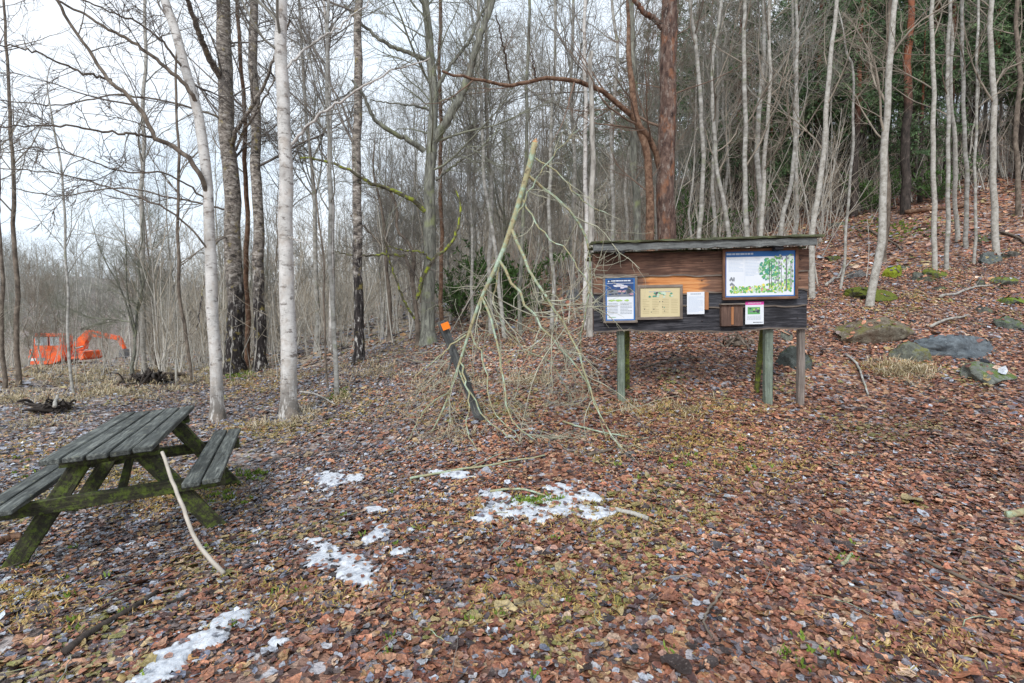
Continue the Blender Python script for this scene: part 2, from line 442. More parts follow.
PR = np.array([(.33, .135, .088), (.42, .19, .12), (.50, .27, .18), (.20, .078, .058), (.60, .42, .32), (.10, .04, .034), (.38, .22, .18), (.46, .44, .47), (.035, .022, .021), (.48, .34, .20), (.20, .18, .21), (.14, .10, .11)])
WR = np.array([.20, .17, .10, .15, .04, .11, .08, .018, .08, .03, .03, .05])
PG = np.array([(.25, .19, .18), (.33, .335, .39), (.46, .47, .54), (.13, .105, .115), (.36, .18, .11), (.58, .60, .66), (.035, .033, .038), (.46, .34, .22), (.20, .215, .29), (.46, .27, .14)])  # grey leaves; the bluish tones put reflected sky into the colour
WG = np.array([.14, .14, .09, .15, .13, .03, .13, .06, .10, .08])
WR = WR / WR.sum(); WG = WG / WG.sum()

def leaves(n, d0, d1, size, lift, side=1.0, fine=False, given=None):
    # uniform per area inside the wedge
    d = np.empty(0) if given is None else given[0][:, 1]
    while len(d) < n:
        c = rng.uniform(d0, d1, n * 2); c = c[rng.uniform(0, 1, len(c)) < (2.1 * c + 2.4) / (2.1 * d1 + 2.4)]; d = np.concatenate([d, c])
    y = d[:n]; x = rng.uniform(-1, 1, n) * (1.05 * y + 1.2) * side
    nn, z = gridnormal(x, y)
    P = np.stack([x, y, z], -1)
    if given is not None: P, nn = given; x, y, z = P.T
    sf = snow_f(P)
    # bare wet soil spots
    bare = wav(x, y, 1.9, 44) + .35 * wav(x, y, 6, 45)
    keep = (sf < .02) | (rng.uniform(0, 1, n) < np.where(sf < .15, .45, .10))
    keep &= (bare > -.75) | (rng.uniform(0, 1, n) < .4) | (given is not None)
    x, y, z, nn, P = x[keep], y[keep], z[keep], nn[keep], P[keep]; n = len(x)
    # frame: tilt normal
    nn = nn + rng.normal(0, .17, (n, 3)) * np.array([1, 1, .2]); nn /= np.linalg.norm(nn, axis=1, keepdims=True)
    a = rng.uniform(0, 6.283, n)
    u = np.stack([np.cos(a), np.sin(a), np.zeros(n)], -1); u -= (u * nn).sum(1, keepdims=True) * nn; u /= np.linalg.norm(u, axis=1, keepdims=True)
    v = np.cross(nn, u)
    L = size * np.exp(rng.normal(0, .33, n)); W = L * rng.uniform(.5, .95, n)
    cu = rng.normal(.08, .20, n); fold = rng.normal(.12, .17, n)
    if fine:
        prof = [(-.5, 0), (-.40, .20), (-.24, .43), (-.02, .48), (.20, .34), (.36, .15), (.52, 0), (.36, -.15), (.20, -.34), (-.02, -.48), (-.24, -.43), (-.40, -.20), (-.25, 0), (0, 0), (.24, 0)]
        tt = [(0, 12, 1), (1, 12, 2), (12, 13, 2), (2, 13, 3), (3, 13, 4), (13, 14, 4), (4, 14, 5), (5, 14, 6), (6, 14, 7), (7, 14, 8), (14, 13, 8), (8, 13, 9), (9, 13, 10), (13, 12, 10), (10, 12, 11), (11, 12, 0)]
    else:
        prof = [(-.5, 0), (-.22, .42), (.14, .5), (.5, 0), (.14, -.5), (-.22, -.42), (-.18, 0), (.16, 0)]
        tt = [(0, 6, 1), (1, 6, 2), (6, 7, 2), (2, 7, 3), (0, 5, 6), (5, 4, 6), (4, 7, 6), (4, 3, 7)]
    K_ = len(prof); Vv = np.empty((n, K_, 3)); ph = rng.uniform(0, 6.28, n)
    base = P + nn * (rng.uniform(.0, 1, n) ** 1.5 * lift + .004)[:, None]; base[:, 2] += np.where(sf[keep] > .02, np.clip(sf[keep], 0, .5) * .04 + .006, 0)
    for k, (s, t) in enumerate(prof):
        js = s + rng.normal(0, .035, n); jt = t * np.exp(rng.normal(0, .12, n))
        h = cu * L * (s * s) * 2 + fold * W * abs(t) + (.07 * W * np.sin(ph + 9 * s + (3 if t < 0 else 0)) if t else 0)
        Vv[:, k] = base + u * (js * L)[:, None] + v * (jt * W)[:, None] + nn * h[:, None]
    Qd = (np.arange(n)[:, None, None] * K_ + np.array(tt)[None]).reshape(-1, 3)
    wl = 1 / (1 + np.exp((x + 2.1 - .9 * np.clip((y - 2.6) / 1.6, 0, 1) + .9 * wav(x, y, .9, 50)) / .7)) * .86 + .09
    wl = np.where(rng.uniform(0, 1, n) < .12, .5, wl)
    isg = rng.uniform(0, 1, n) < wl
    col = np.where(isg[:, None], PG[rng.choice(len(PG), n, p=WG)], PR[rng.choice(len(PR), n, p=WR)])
    gm = col.mean(1, keepdims=True); col = np.clip(gm + (col - gm) * 1.16, .01, 1)
    br = np.exp(rng.normal(0, .22, n) + .13 * wav(x, y, 2.4, 51)); col = col * br[:, None]
    # brighter tan and moss tinted zones
    ms = wav(x, y, 1.7, 52) + .6 * wav(x, y, 5, 53)
    mm = (ms > .55) & (rng.uniform(0, 1, n) < .36)
    col[mm] = np.array([(.32, .24, .08), (.42, .29, .12), (.24, .22, .06), (.48, .36, .18)])[rng.integers(0, 4, mm.sum())]
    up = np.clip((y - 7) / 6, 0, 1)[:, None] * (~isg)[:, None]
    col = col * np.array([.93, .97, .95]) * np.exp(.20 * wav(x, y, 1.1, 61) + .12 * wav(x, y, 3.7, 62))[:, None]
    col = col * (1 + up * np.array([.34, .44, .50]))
    C = np.ones((n, K_, 4)); C[:, :, :3] = col[:, None] * np.exp(rng.normal(0, .18, (n, K_, 1)))
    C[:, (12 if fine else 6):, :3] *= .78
    return Vv.reshape(-1, 3), Qd, C.reshape(-1, 4)

# ------------------------------------------------------------------ trees
def crown(P, R, spec, tb, r=rng):
    """spec: list of kids() argument dicts with counts per parent set; returns nothing, fills tb"""
    lev = [(P, R)]
    for sp, sides in spec:
        sp = dict(sp); src = sp.pop('src', -1)
        C = kids(*lev[src], r=r, **sp); lev.append(C); tb.add(*C, sides=sides)
    return lev

def trunk_pts(H, r, lean=.0, wig=.05, n=14, bend=0):
    z = np.linspace(-.15, H, n)
    x = np.cumsum(r.normal(0, wig, n)); x -= x[0]
    y = np.cumsum(r.normal(0, wig, n)); y -= y[0]
    x = x + lean * z + bend * (z / H) ** 2
    return np.stack([x, y, z], -1)

def make_proto(kind, seed, H, r0, tmat, cmat, n1, n2, n3, label, group, name='bare_tree', lean=0, wig=.05, t0=.3, ang=40, up=.12, lf=.28, bend=0, forks=0, rmin=.0045):
    r = np.random.default_rng(seed)
    root = empty(name); tag(root, label, 'tree', group)
    P = trunk_pts(H, r, lean, wig, bend=bend); R = r0 * (np.linspace(1, .12, len(P)) ** .9) ; R[0] *= 1.35; R[1] *= 1.08
    tb = Tubes().add(P, R, 8); LP, LR = P[None], R[None]
    if forks:
        C = kids(P[None], R[None], forks, t0=.15, t1=.45, ang=22, dang=7, lf=.75, ls=.3, npts=10, rr=.75, re=.15, up=.05, wig=.09, r=r)
        k = 14
        Cs = np.stack([spline(c, k) for c in C[0]]); Rs = np.stack([np.interp(np.linspace(0, 1, k), np.linspace(0, 1, 10), q) for q in C[1]])
        tb.add(Cs, Rs, 6); LP = np.concatenate([LP, Cs]); LR = np.concatenate([LR, Rs])
    link('trunk', tb.mesh('trunk', tmat, knobs=.05), root)
    tc = Tubes()
    crown(LP, LR, [(dict(n=int(n1 * 1.2), t0=t0, t1=.98, ang=ang, dang=12, lf=lf, ls=.45, npts=8, rr=.5, re=.2, up=up, wig=.13, rmin=rmin * 1.2), 4),
                   (dict(n=int(n2 * 1.4), t0=.12, t1=1, ang=42, dang=15, lf=.5, ls=.5, npts=6, rr=.6, re=.3, up=up * .6, wig=.16, rmin=rmin), 3),
                   (dict(n=int(n3 * 1.9), t0=.1, t1=1, ang=42, dang=15, lf=.55, ls=.4, npts=4, rr=.7, re=.4, up=up * .5, wig=.16, rmin=rmin), 3)], tc, r)
    link('crown', tc.mesh('crown', cmat), root)
    return root

def dup(root, loc, rz, sc, label=None, group=None):
    c = root.copy(); COL.objects.link(c); c.location = loc; c.rotation_euler = (0, 0, rz); c.scale = (sc, sc, sc)
    if label: c['label'] = label
    if group: c['group'] = group
    for ch in list(root.children):
        k = ch.copy(); COL.objects.link(k); k.parent = c
    return c

G1 = 'slender bare trees of the woodland'
PRO = [make_proto('pole', 101, 14, .075, B['grey'], TW['grey'], 22, 150, 700, 'slender grey bare tree, one of many in the wood', G1, wig=.07),
       make_proto('pole', 102, 12, .06, B['pale'], TW['brown'], 20, 130, 650, 'slender pale trunked bare tree, one of many in the wood', G1, wig=.09, lean=.04),
       make_proto('pole', 103, 15, .10, B['brown'], TW['brown'], 26, 180, 900, 'slender brown bare tree, one of many in the wood', G1, wig=.07),
       make_proto('broad', 104, 12, .12, B['oak'], TW['green'], 30, 240, 1300, 'forking mossy grey bare tree, one of many in the wood', G1, name='forked_tree', forks=3, wig=.14, lf=.34, ang=48),
       make_proto('broad', 105, 13, .09, B['grey'], TW['brown'], 28, 220, 1200, 'forking grey bare tree, one of many in the wood', G1, name='forked_tree', forks=2, wig=.12, lf=.34, ang=45),
       make_proto('pole', 106, 13, .085, B['birch'], TW['dark'], 22, 200, 1100, 'slender white birch, one of many in the wood', G1, name='birch_tree', wig=.05, up=-.02),
       make_proto('sap', 107, 6.5, .028, B['grey'], TW['grey'], 18, 110, 320, 'thin grey sapling, one of many in the wood', G1, name='sapling', wig=.06, lean=.05, t0=.15, ang=35),
       make_proto('sap', 108, 5, .022, B['brown'], TW['brown'], 16, 100, 280, 'thin brown sapling, one of many in the wood', G1, name='sapling', wig=.08, lean=-.07, t0=.12, ang=38, bend=.5),
       make_proto('sap', 109, 8, .035, B['pale'], TW['grey'], 18, 100, 300, 'thin pale sapling, one of many in the wood', G1, name='sapling', wig=.08, lean=.03, t0=.3, ang=35)]

needle = M('spruce_needles', .7, .2)
nz = needle.noise(needle.co(), 1.3, 4)
needle.col(needle.ramp(nz, [(.3, (.03, .06, .03)), (.52, (.09, .16, .07)), (.72, (.18, .25, .11))]))
needle2 = M('juniper_needles', .7, .2)
needle2.col(needle2.ramp(needle2.noise(needle2.co(), 5, 4), [(.3, (.03, .07, .02)), (.7, (.10, .19, .05))]))

def blades(C, R, n, length, width, r, droop=-.2):
    """flat tapering blades growing along polylines"""
    m_, k, _ = C.shape
    i = r.integers(0, m_, n); t = r.uniform(.05, 1, n); u = t * (k - 1); j = np.minimum(u.astype(int), k - 2); f = (u - j)[:, None]
    st = C[i, j] * (1 - f) + C[i, j + 1] * f; tn = C[i, j + 1] - C[i, j]; tn /= np.linalg.norm(tn, axis=1, keepdims=True) + 1e-9
    d = tn * .8 + r.normal(0, .6, (n, 3)); d[:, 2] += droop; d /= np.linalg.norm(d, axis=1, keepdims=True)
    s = np.cross(d, r.normal(size=(n, 3))); s /= np.linalg.norm(s, axis=1, keepdims=True)
    L = length * r.uniform(.6, 1.4, n)[:, None]
    V = np.stack([st - s * width * .3, st + d * L * .5 - s * width * .5, st + d * L, st + d * L * .5 + s * width * .5], 1)
    return V.reshape(-1, 3), (np.arange(n)[:, None] * 4 + np.arange(4)[None])

def make_spruce(seed, H, label, tmat, bare=.12, spread=.2, nb=110, nbl=9000):
    r = np.random.default_rng(seed)
    root = empty('spruce_tree'); tag(root, label, 'tree', 'dark conifers in the wood on the slope')
    P = trunk_pts(H, r, 0, .02); R = .012 * H * np.linspace(1, .05, len(P))
    link('trunk', Tubes().add(P, R, 8).mesh('trunk', tmat), root)
    t = r.uniform(bare, .99, nb) ** .9; az = r.uniform(0, 6.283, nb); L = H * spread * (1 - t) ** .8 * r.uniform(.7, 1.15, nb) + .25
    s = np.linspace(0, 1, 7)
    base = np.stack([np.interp(t * H, P[:, 2], P[:, k]) for k in range(3)], -1)
    C = base[:, None] + np.stack([np.cos(az)[:, None] * L[:, None] * s, np.sin(az)[:, None] * L[:, None] * s, L[:, None] * (-.42 * s + .25 * s ** 3) + (t[:, None] - .5) * L[:, None] * s * .5], -1)
    RR = (.010 + .006 * L)[:, None] * np.linspace(1, .3, 7)
    C2, R2 = kids(C, RR, nb * 9, t0=.1, t1=1, ang=55, dang=12, lf=.42, ls=.5, npts=4, rr=.6, up=-.14, wig=.06, flat=.7, rmin=.005, r=r)
    tb = Tubes().add(C, RR, 4).add(C2, R2, 3)
    me1 = tb.mesh('branches', TW['dark'])
    link('branch', me1, root).name = 'branches'
    V1, Q1 = blades(C2, R2, nbl, .17, .045, r); V2, Q2 = blades(C, RR, nbl // 4, .17, .045, r)
    link('crown', np_mesh('crown', np.vstack([V1, V2]), np.vstack([Q1, Q2 + len(V1)]), needle.m, smooth=False), root)
    return root
SPR = [make_spruce(201, 15, 'tall dark green spruce standing deep in the wood', B['darkpine'], .30, .2),
       make_spruce(202, 10, 'shorter dark green spruce standing deep in the wood', B['darkpine'], .22, .24, 90, 8000)]

used = set()
def put(proto, x, y, sc, rz=None):
    rz = rng.uniform(0, 6.28) if rz is None else rz
    z = Tz(x, y)
    if proto.name in used: return dup(proto, (x, y, z), rz, sc)
    used.add(proto.name); proto.location = (x, y, z); proto.rotation_euler = (0, 0, rz); proto.scale = (sc,) * 3
    return proto

# the wood: (picture range, depth range, count, prototype weights)
def plant(x0, x1, d0, d1, n, wts, s0=.8, s1=1.25, ok=None):
    w_ = np.array(wts, float); w_ /= w_.sum(); k = 0; tries = 0; spots = []
    while k < n and tries < n * 40:
        tries += 1
        px = rng.uniform(x0, x1); d = math.sqrt(rng.uniform(d0 * d0, d1 * d1)); x = (px - 512) / F * d
        if any((x - a) ** 2 + (d - b) ** 2 < (.35 + .02 * d) ** 2 for a, b in spots): continue
        if ok and not ok(px, d): continue
        spots.append((x, d)); put(PRO[rng.choice(len(PRO), p=w_)], x, d, rng.uniform(s0, s1)); k += 1
plant(125, 330, 15, 26, 6, [3, 3, 2, 0, 0, 1, 2, 2, 4], .8, 1.1)
plant(125, 330, 15, 26, 18, [2, 2, 2, 2, 2, 1, 4, 4, 3], .42, .62)
plant(20, 135, 17, 29, 7, [0, 0, 0, 0, 0, 0, 4, 5, 3], .4, .75)
plant(10, 130, 22, 33, 6, [0, 0, 0, 1, 1, 0, 4, 5, 3], .5, .8)
plant(330, 470, 14.5, 26, 7, [3, 3, 1, 0, 0, 1, 2, 2, 4], .8, 1.1)
plant(330, 470, 14.5, 26, 18, [2, 2, 2, 1, 1, 1, 6, 6, 6], .42, .62)
plant(470, 640, 13.5, 26, 13, [4, 4, 1, 0, 0, 1, 2, 2, 6], .8, 1.15)
plant(470, 640, 13.5, 26, 24, [4, 4, 2, 1, 1, 1, 7, 4, 7], .42, .65)
plant(640, 830, 13.5, 26, 13, [5, 5, 1, 1, 1, 1, 4, 2, 7])
plant(640, 830, 13.5, 26, 12, [5, 5, 2, 1, 1, 1, 7, 4, 7], .5, .7)
plant(830, 1200, 18, 28, 11, [5, 6, 1, 0, 0, 1, 3, 2, 6])
plant(-160, 130, 28, 48, 18, [1, 1, 2, 3, 3, 1, 3, 3, 1], .45, .65)
plant(120, 420, 26, 42, 26, [3, 2, 3, 2, 2, 1, 2, 2, 2], .42, .66)
plant(420, 640, 26, 42, 26, [4, 3, 4, 2, 2, 1, 2, 2, 2], .40, .60)
plant(640, 1150, 26, 42, 6, [4, 5, 2, 1, 1, 1, 1, 1, 3], .6, 1.)
for px, d, k, s in [(735, 24, 0, .95), (790, 24, 1, 1.2), (815, 26, 0, 1.0), (850, 22, 0, .9), (905, 27, 0, 1.0), (880, 24, 0, .9), (940, 23, 0, .95), (985, 24, 0, .95), (1015, 25, 1, 1.1), (1050, 22, 0, .9),
                    (1090, 24, 0, 1), (1130, 19, 1, 1.1), (960, 32, 0, 1.05), (870, 33, 0, 1.1), (780, 34, 0, .9), (1000, 34, 0, 1.15), (590, 40, 0, .75), (630, 44, 0, .8), (690, 38, 0, .85), (730, 42, 0, .9), (560, 46, 1, .9), (832, 40, 0, 1), (1060, 33, 0, 1.1), (925, 38, 0, 1.2), (755, 29, 1, .9), (705, 27, 0, .9), (672, 31, 0, .95), (720, 33, 1, 1.2), (768, 23, 1, .8), (800, 28, 0, 1.1), (838, 25, 1, 1.0), (865, 25, 0, .9), (915, 22, 1, .8), (955, 26, 0, 1.0), (1005, 29, 0, 1.0), (1035, 27, 0, 1), (645, 36, 0, .85), (610, 38, 1, 1.0), (742, 24, 1, 1.2), (812, 23, 0, 1.0), (858, 24, 0, .95), (925, 24, 0, 1.05), (965, 24.5, 0, 1.0), (1012, 24, 0, 1.1), (895, 26, 0, 1.1), (690, 25, 1, 1.1)]:
    put(SPR[k], (px - 512) / F * d, d, s)

# far-off wood: one mass
def far_wood():
    tb = Tubes(); r = np.random.default_rng(301)
    P, R = [], []
    n = 0
    while n < 520:
        px = r.uniform(-220, 1250) if n < 380 else r.uniform(-240, 200); d = math.sqrt(r.uniform(42 ** 2, 105 ** 2)); x = (px - 512) / F * d
        if px < 150 and d < 50: continue
        if px > 650 and r.uniform() < .9: continue
        H = r.uniform(7, 12) * (.72 if px < 640 else 1); q = trunk_pts(H, r, r.normal(0, .03), .12, n=9); q += (x, d, Tz(x, d)); P.append(q); R.append(r.uniform(.07, .16) * np.linspace(1, .2, 9)); n += 1
    P, R = np.array(P), np.array(R)
    tb.add(P, R, 4, 1)
    C = kids(P, R, 520 * 24, t0=.12, t1=1, ang=42, dang=14, lf=.32, ls=.4, npts=5, rr=.45, re=.4, up=.1, wig=.13, rmin=.016, r=r); tb.add(*C, sides=3)
    C = kids(*C, 520 * 85, t0=.1, t1=1, ang=42, dang=16, lf=.6, ls=.4, npts=3, rr=.7, re=.5, up=.06, wig=.15, rmin=.013, r=r); tb.add(*C, sides=3)
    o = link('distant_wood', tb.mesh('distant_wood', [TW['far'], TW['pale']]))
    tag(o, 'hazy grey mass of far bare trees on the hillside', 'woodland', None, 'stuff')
far_wood()

# brush between the trees: one mass
def brush():
    tb = Tubes(); r = np.random.default_rng(302); P, R = [], []
    xs, ds = [], []
    while len(xs) < 8000:
        px = r.uniform(-150, 1180); d = math.sqrt(r.uniform(12.5 ** 2, 46 ** 2))
        if px < 150 and d < 34 and r.uniform() < (.9 if d < 22 else .72): continue
        if px > 830 and d < 22 and r.uniform() < .93: continue
        if d < 14.5 and r.uniform() < .7: continue
        if px > 430 and d < 19 and r.uniform() < .55: continue
        xs.append((px - 512) / F * d); ds.append(d)
    xs, ds = np.array(xs), np.array(ds); zs = T(xs, ds); n = len(xs)
    H = r.gamma(3.2, .62, n) + .4; H = np.minimum(H, 5); H[(xs / ds * F + 512) < 150] *= .6
    s = np.linspace(0, 1, 6)[None, :, None]
    lean = np.concatenate([r.normal(0, .22, (n, 2)), np.ones((n, 1))], 1)
    P = np.stack([xs, ds, zs - .05], -1)[:, None] + s * lean[:, None] * H[:, None, None] + np.cumsum(r.normal(0, .03, (n, 6, 3)), 1)
    R = (.0055 + .0040 * H)[:, None] * np.linspace(1, .35, 6)[None]
    tb.add(P, R, 3)
    C = kids(P, R, n * 5, t0=.12, t1=1, ang=38, dang=14, lf=.46, ls=.4, npts=4, rr=.6, re=.4, up=.08, wig=.14, rmin=.0045, r=r); tb.add(*C, sides=3, mi=1)
    o = link('undergrowth', tb.mesh('undergrowth', [TW['pale'], TW['straw']]))
    tag(o, 'tangle of thin bare stems between the trees', 'undergrowth', None, 'stuff')
brush()

# ---- trees drawn from the photograph one by one: trunk line in picture measures at its depth
def line3(pts, d0, d1=None):
    d1 = d0 if d1 is None else d1
    n = len(pts); return np.array([at(px, py, d0 + (d1 - d0) * i / max(1, n - 1)) for i, (px, py) in enumerate(pts)])

def hero(name, label, cat, base, pts, wb, wt, tmat, cmat, limbs=(), d=None, n=(16, 120, 520), up=.06, t0=.35, top=5., group=None, lfac=.25, flare=1.6, rmin=.003, ang=52, bmat=None):
    if d is None: g, d = hit(*base)
    line = [tuple(base)] + list(pts)
    P = line3(line, d)
    P[0, 2] = min(P[0, 2], Tz(P[0, 0], P[0, 1]) + .02) - .12
    if top:
        dr = P[-1] - P[-2]; dr = dr / np.linalg.norm(dr) * .6 + np.array((0, 0, .4)); P = np.vstack([P, P[-1] + dr * top * .5, P[-1] + dr * top + (.15, .2, 0)])
    k = 30
    C = spline(P, k)
    L = np.linspace(0, 1, k); a1, a2 = rng.uniform(0, 6.28, 2); am = .0016 * d
    C[1:, 0] += (am * np.sin(C[1:, 2] * 2.1 + a1) + am * .6 * np.sin(C[1:, 2] * 4.7 + a2)); C[1:, 1] += am * np.sin(C[1:, 2] * 1.7 + a2)
    zf = (C[:, 2] - C[0, 2]) / max(.1, P[len(line) - 1][2] - C[0, 2])
    R = np.where(zf < 1, wb + (wt - wb) * np.clip(zf, 0, 1), wt * np.clip(1 - (zf - 1) / (zf.max() - 1 + 1e-6) * .85, .12, 1)) * .5 * d / F
    if not top: R = (wb + (wt - wb) * L) * .5 * d / F
    hgt = C[:, 2] - C[0, 2]; R = R * .84 * (1 + (flare - 1) * np.exp(-hgt / .13))
    org = np.array((P[0][0], P[0][1], Tz(P[0][0], P[0][1])))
    root = empty(name, org); tag(root, label, cat, group)
    tb = Tubes()
    if top is None or not top:
        C = np.vstack([C, C[-1] + (C[-1] - C[-2]) * .02]); R = np.append(R, .0005)
    tb.add(C, R, 12)
    link('trunk', tb.mesh('trunk', tmat, org, knobs=.06), root)
    src = [(C[:30], R[:30])]
    for lb in limbs:
        lp, w0, w1 = lb[:3]; dd = lb[3] if len(lb) > 3 else d; lm = lb[4] if len(lb) > 4 else (bmat or tmat)
        Cl = spline(line3(lp, d, dd), 30); Rl = (np.linspace(w0, w1, 30)) * .43 * d / F
        Cl[1:-1] += rng.normal(0, .012, (28, 3))
        link('limb', Tubes().add(Cl, Rl, 8).mesh('limb', lm, org, knobs=.05), root); src.append((Cl, Rl))
    if n:
        tc = Tubes(); TP, TR = src[0]
        C1 = kids(TP[None], TR[None], n[0], t0=t0, t1=.98, ang=ang, dang=12, lf=lfac, ls=.5, npts=9, rr=.42, re=.2, up=up, wig=.13, rmin=rmin * 1.4, lmax=4); tc.add(*C1, sides=5)
        AP, AR = C1[0], C1[1]
        if len(src) > 1:
            LP = np.stack([s_[0] for s_ in src[1:]]); LR = np.stack([s_[1] for s_ in src[1:]])
            C1b = kids(LP, LR, n[0] + 5 * len(limbs), t0=.1, t1=1, ang=45, dang=14, lf=.42, ls=.5, npts=9, rr=.5, re=.2, up=up, wig=.14, rmin=rmin * 1.4); tc.add(*C1b, sides=5)
            AP, AR = np.concatenate([AP, C1b[0]]), np.concatenate([AR, C1b[1]])
        C2 = kids(AP, AR, n[1], t0=.1, t1=1, ang=42, dang=15, lf=.5, ls=.4, npts=7, rr=.6, re=.3, up=up * .5, wig=.15, rmin=rmin); tc.add(*C2, sides=3)
        C3 = kids(*C2, n[2], t0=.1, t1=1, ang=42, dang=15, lf=.5, ls=.4, npts=5, rr=.7, re=.4, up=up * .4, wig=.15, rmin=rmin * .8); tc.add(*C3, sides=3)
        link('crown', tc.mesh('crown', cmat, org), root)
    return root

hero('birch_tree', 'white barked birch leaning left, nearest trunk behind the picnic table', 'tree', (218, 420), [(214, 330), (209, 230), (202, 130), (188, 76), (176, 35), (162, -5)], 14, 9.5, B['birch'], TW['dark'],
     [([(209, 196), (204, 182), (195, 165), (170, 145), (155, 137), (140, 108), (110, 80), (85, 45), (62, 10), (45, -20)], 6, 2.5, 7.2, B['brown']),
      ([(198, 104), (190, 92), (165, 66), (130, 40), (90, 18), (50, -5)], 5, 2, 7.4, B['brown']),
      ([(152, 137), (120, 133), (60, 126), (0, 127)], 3, 1.2, 6.6, B['brown']),
      ([(112, 80), (80, 72), (35, 52), (-10, 42)], 3, 1.2, 6.8, B['brown']), ([(211, 252), (175, 215), (118, 190), (50, 172), (-12, 168)], 2.4, .9, 6.6, B['brown']), ([(207, 200), (170, 175), (120, 172), (60, 150), (0, 152)], 2.2, .8, 6.2, B['brown']),
      ([(186, 70), (150, 30), (100, 8), (60, -12)], 3, 1.2, 7, B['brown'])], n=(12, 340, 2400), up=-.015, t0=.5, top=4, rmin=.005)
hero('birch_tree', 'thickest smooth white birch trunk, straight, right of the leaning birch', 'tree', (290, 417), [(288, 330), (286, 250), (286, 190), (284, 130), (282, 60), (281, -5)], 19, 13, B['birch'], TW['grey'],
     [([(291, 145), (310, 122), (340, 102), (365, 86), (395, 70), (430, 58)], 3.5, 1.2, 7.4), ([(287, 68), (310, 45), (345, 22), (380, -8)], 3, 1.2, 8.6), ([(285, 235), (300, 241), (315, 243)], 1.6, .6, 7.7)], n=(10, 80, 340), t0=.45, top=5)
hero('old_birch_tree', 'stout dark based tree with patchy bark between the two white birches', 'tree', (236, 373), [(235, 300), (233, 230), (231, 180), (228, 146), (225, 73), (224, 30), (223, -5)], 20, 15, B['oldbirch'], TW['dark'],
     [([(222, 80), (208, 55), (198, 30), (186, -5)], 8, 4, 12), ([(232, 145), (240, 125), (262, 90), (275, 55), (290, 20)], 5, 2, 12), ([(236, 150), (244, 130), (258, 110), (275, 78)], 3, 1.4, 13), ([(230, 235), (215, 245), (205, 280), (196, 330)], 2.4, .8, 12.5), ([(228, 210), (185, 200), (120, 188), (60, 196), (10, 188)], 2.4, .9, 11), ([(226, 120), (180, 105), (120, 95), (60, 105), (0, 100)], 2.6, .9, 11)],
     n=(18, 220, 1000), top=5, rmin=.004)
hero('old_birch_tree', 'slimmer dark based tree just left of the thickest white birch', 'tree', (261, 371), [(259, 300), (258, 220), (256, 150), (254, 70), (253, -5)], 14, 9, B['oldbirch'], TW['dark'], n=(16, 130, 600), top=5, rmin=.004)
hero('aspen_tree', 'thin ochre stained tree between the dark based trees', 'tree', (247, 368), [(247, 280), (246, 180), (243, 90), (236, -5)], 6, 4, B['rust'], TW['brown'], n=(10, 80, 300), top=4, rmin=.004)
hero('rough_barked_tree', 'straight tree with orange brown top and black and white base', 'tree', (358, 363), [(359, 300), (357, 230), (357, 150), (358, 70), (359, -5)], 12, 9, B['oldbirch'], TW['dark'], n=(16, 130, 600), top=5, rmin=.004)
hero('oak_tree', 'large grey forking oak with a mossy low limb', 'tree', (428, 343), [(429, 270), (430, 200), (431, 146), (434, 88), (431, 58), (427, 20), (424, -5)], 17, 8.5, B['oak'], TW['green'],
     [([(433, 142), (446, 122), (460, 98), (470, 70), (478, 42), (490, 10), (496, -10)], 11, 6, 12), ([(424, 151), (408, 140), (387, 129), (372, 116), (364, 96), (352, 80)], 7, 2.5, 11.5), ([(430, 60), (410, 53), (387, 44), (364, 26), (345, 5)], 6, 2.5, 12),
      ([(428, 214), (411, 199), (385, 188), (367, 181), (345, 168), (320, 160), (300, 158)], 6, 2, 11, B['mossy']), ([(436, 90), (450, 66), (470, 40), (480, 15), (500, -10)], 5, 2, 13), ([(433, 110), (415, 106), (395, 104), (370, 100)], 3, 1.3, 12),
      ([(436, 180), (455, 165), (478, 150), (500, 128)], 3, 1.2, 12)],
     n=(26, 330, 1500), up=.03, t0=.3, top=5, rmin=.004)
hero('crooked_tree', 'small dark crooked tree with mossy upcurved arms before the oak', 'tree', (418, 346), [(417, 310), (412, 280), (404, 255)], 6, 4, B['brown'], TW['dark'],
     [([(416, 300), (424, 275), (432, 262), (436, 256), (450, 245), (458, 226), (461, 205), (455, 190)], 5, 2, 12, B['mossy']), ([(412, 282), (414, 258), (408, 243), (398, 228), (396, 205), (388, 185)], 5, 2, 12), ([(415, 320), (406, 305), (398, 285), (390, 262), (384, 240)], 3, 1.4, 11.5, B['mossy']),
      ([(405, 256), (385, 254), (362, 256), (335, 252)], 3.5, 1.2, 12, B['mossy']), ([(434, 262), (420, 252), (402, 250), (385, 245)], 3, 1, 11.7, B['mossy'])], n=(8, 150, 500), t0=.3, top=0, rmin=.003, up=.05)
hero('twisted_tree', 'dark twisted shrubby tree left of the crooked one', 'tree', (389, 338), [(389, 300), (387, 260), (384, 225), (378, 195)], 6, 3, B['brown'], TW['dark'], [([(388, 250), (375, 238), (362, 225), (350, 215)], 3, 1, 14)], d=14.5, n=(16, 130, 420), t0=.2, top=2)
hero('pine_tree', 'thin straight pine with an orange trunk right of the oak', 'tree', (442, 330), [(441, 250), (441, 180), (440, 100), (440, -5)], 5, 4, B['rust'], TW['red'], d=14, n=(8, 60, 240), top=4, rmin=.004)
hero('dead_tree', 'dead grey broken trunk with a splintered orange tip, left of the notice board', 'dead tree', (590, 345), [(591, 280), (592, 200), (592, 120), (591, 70), (592, 52)], 8, 5, B['dead'], TW['brown'], d=10.5, n=None, top=0)
hero('birch_tree', 'thin black banded birch just behind the dead broken trunk', 'tree', (586, 345), [(586, 280), (586, 200), (585, 100), (585, -5)], 6, 4, B['birch'], TW['dark'], d=12.5, n=(10, 70, 280), top=4, rmin=.003)
pine_d = 11.5
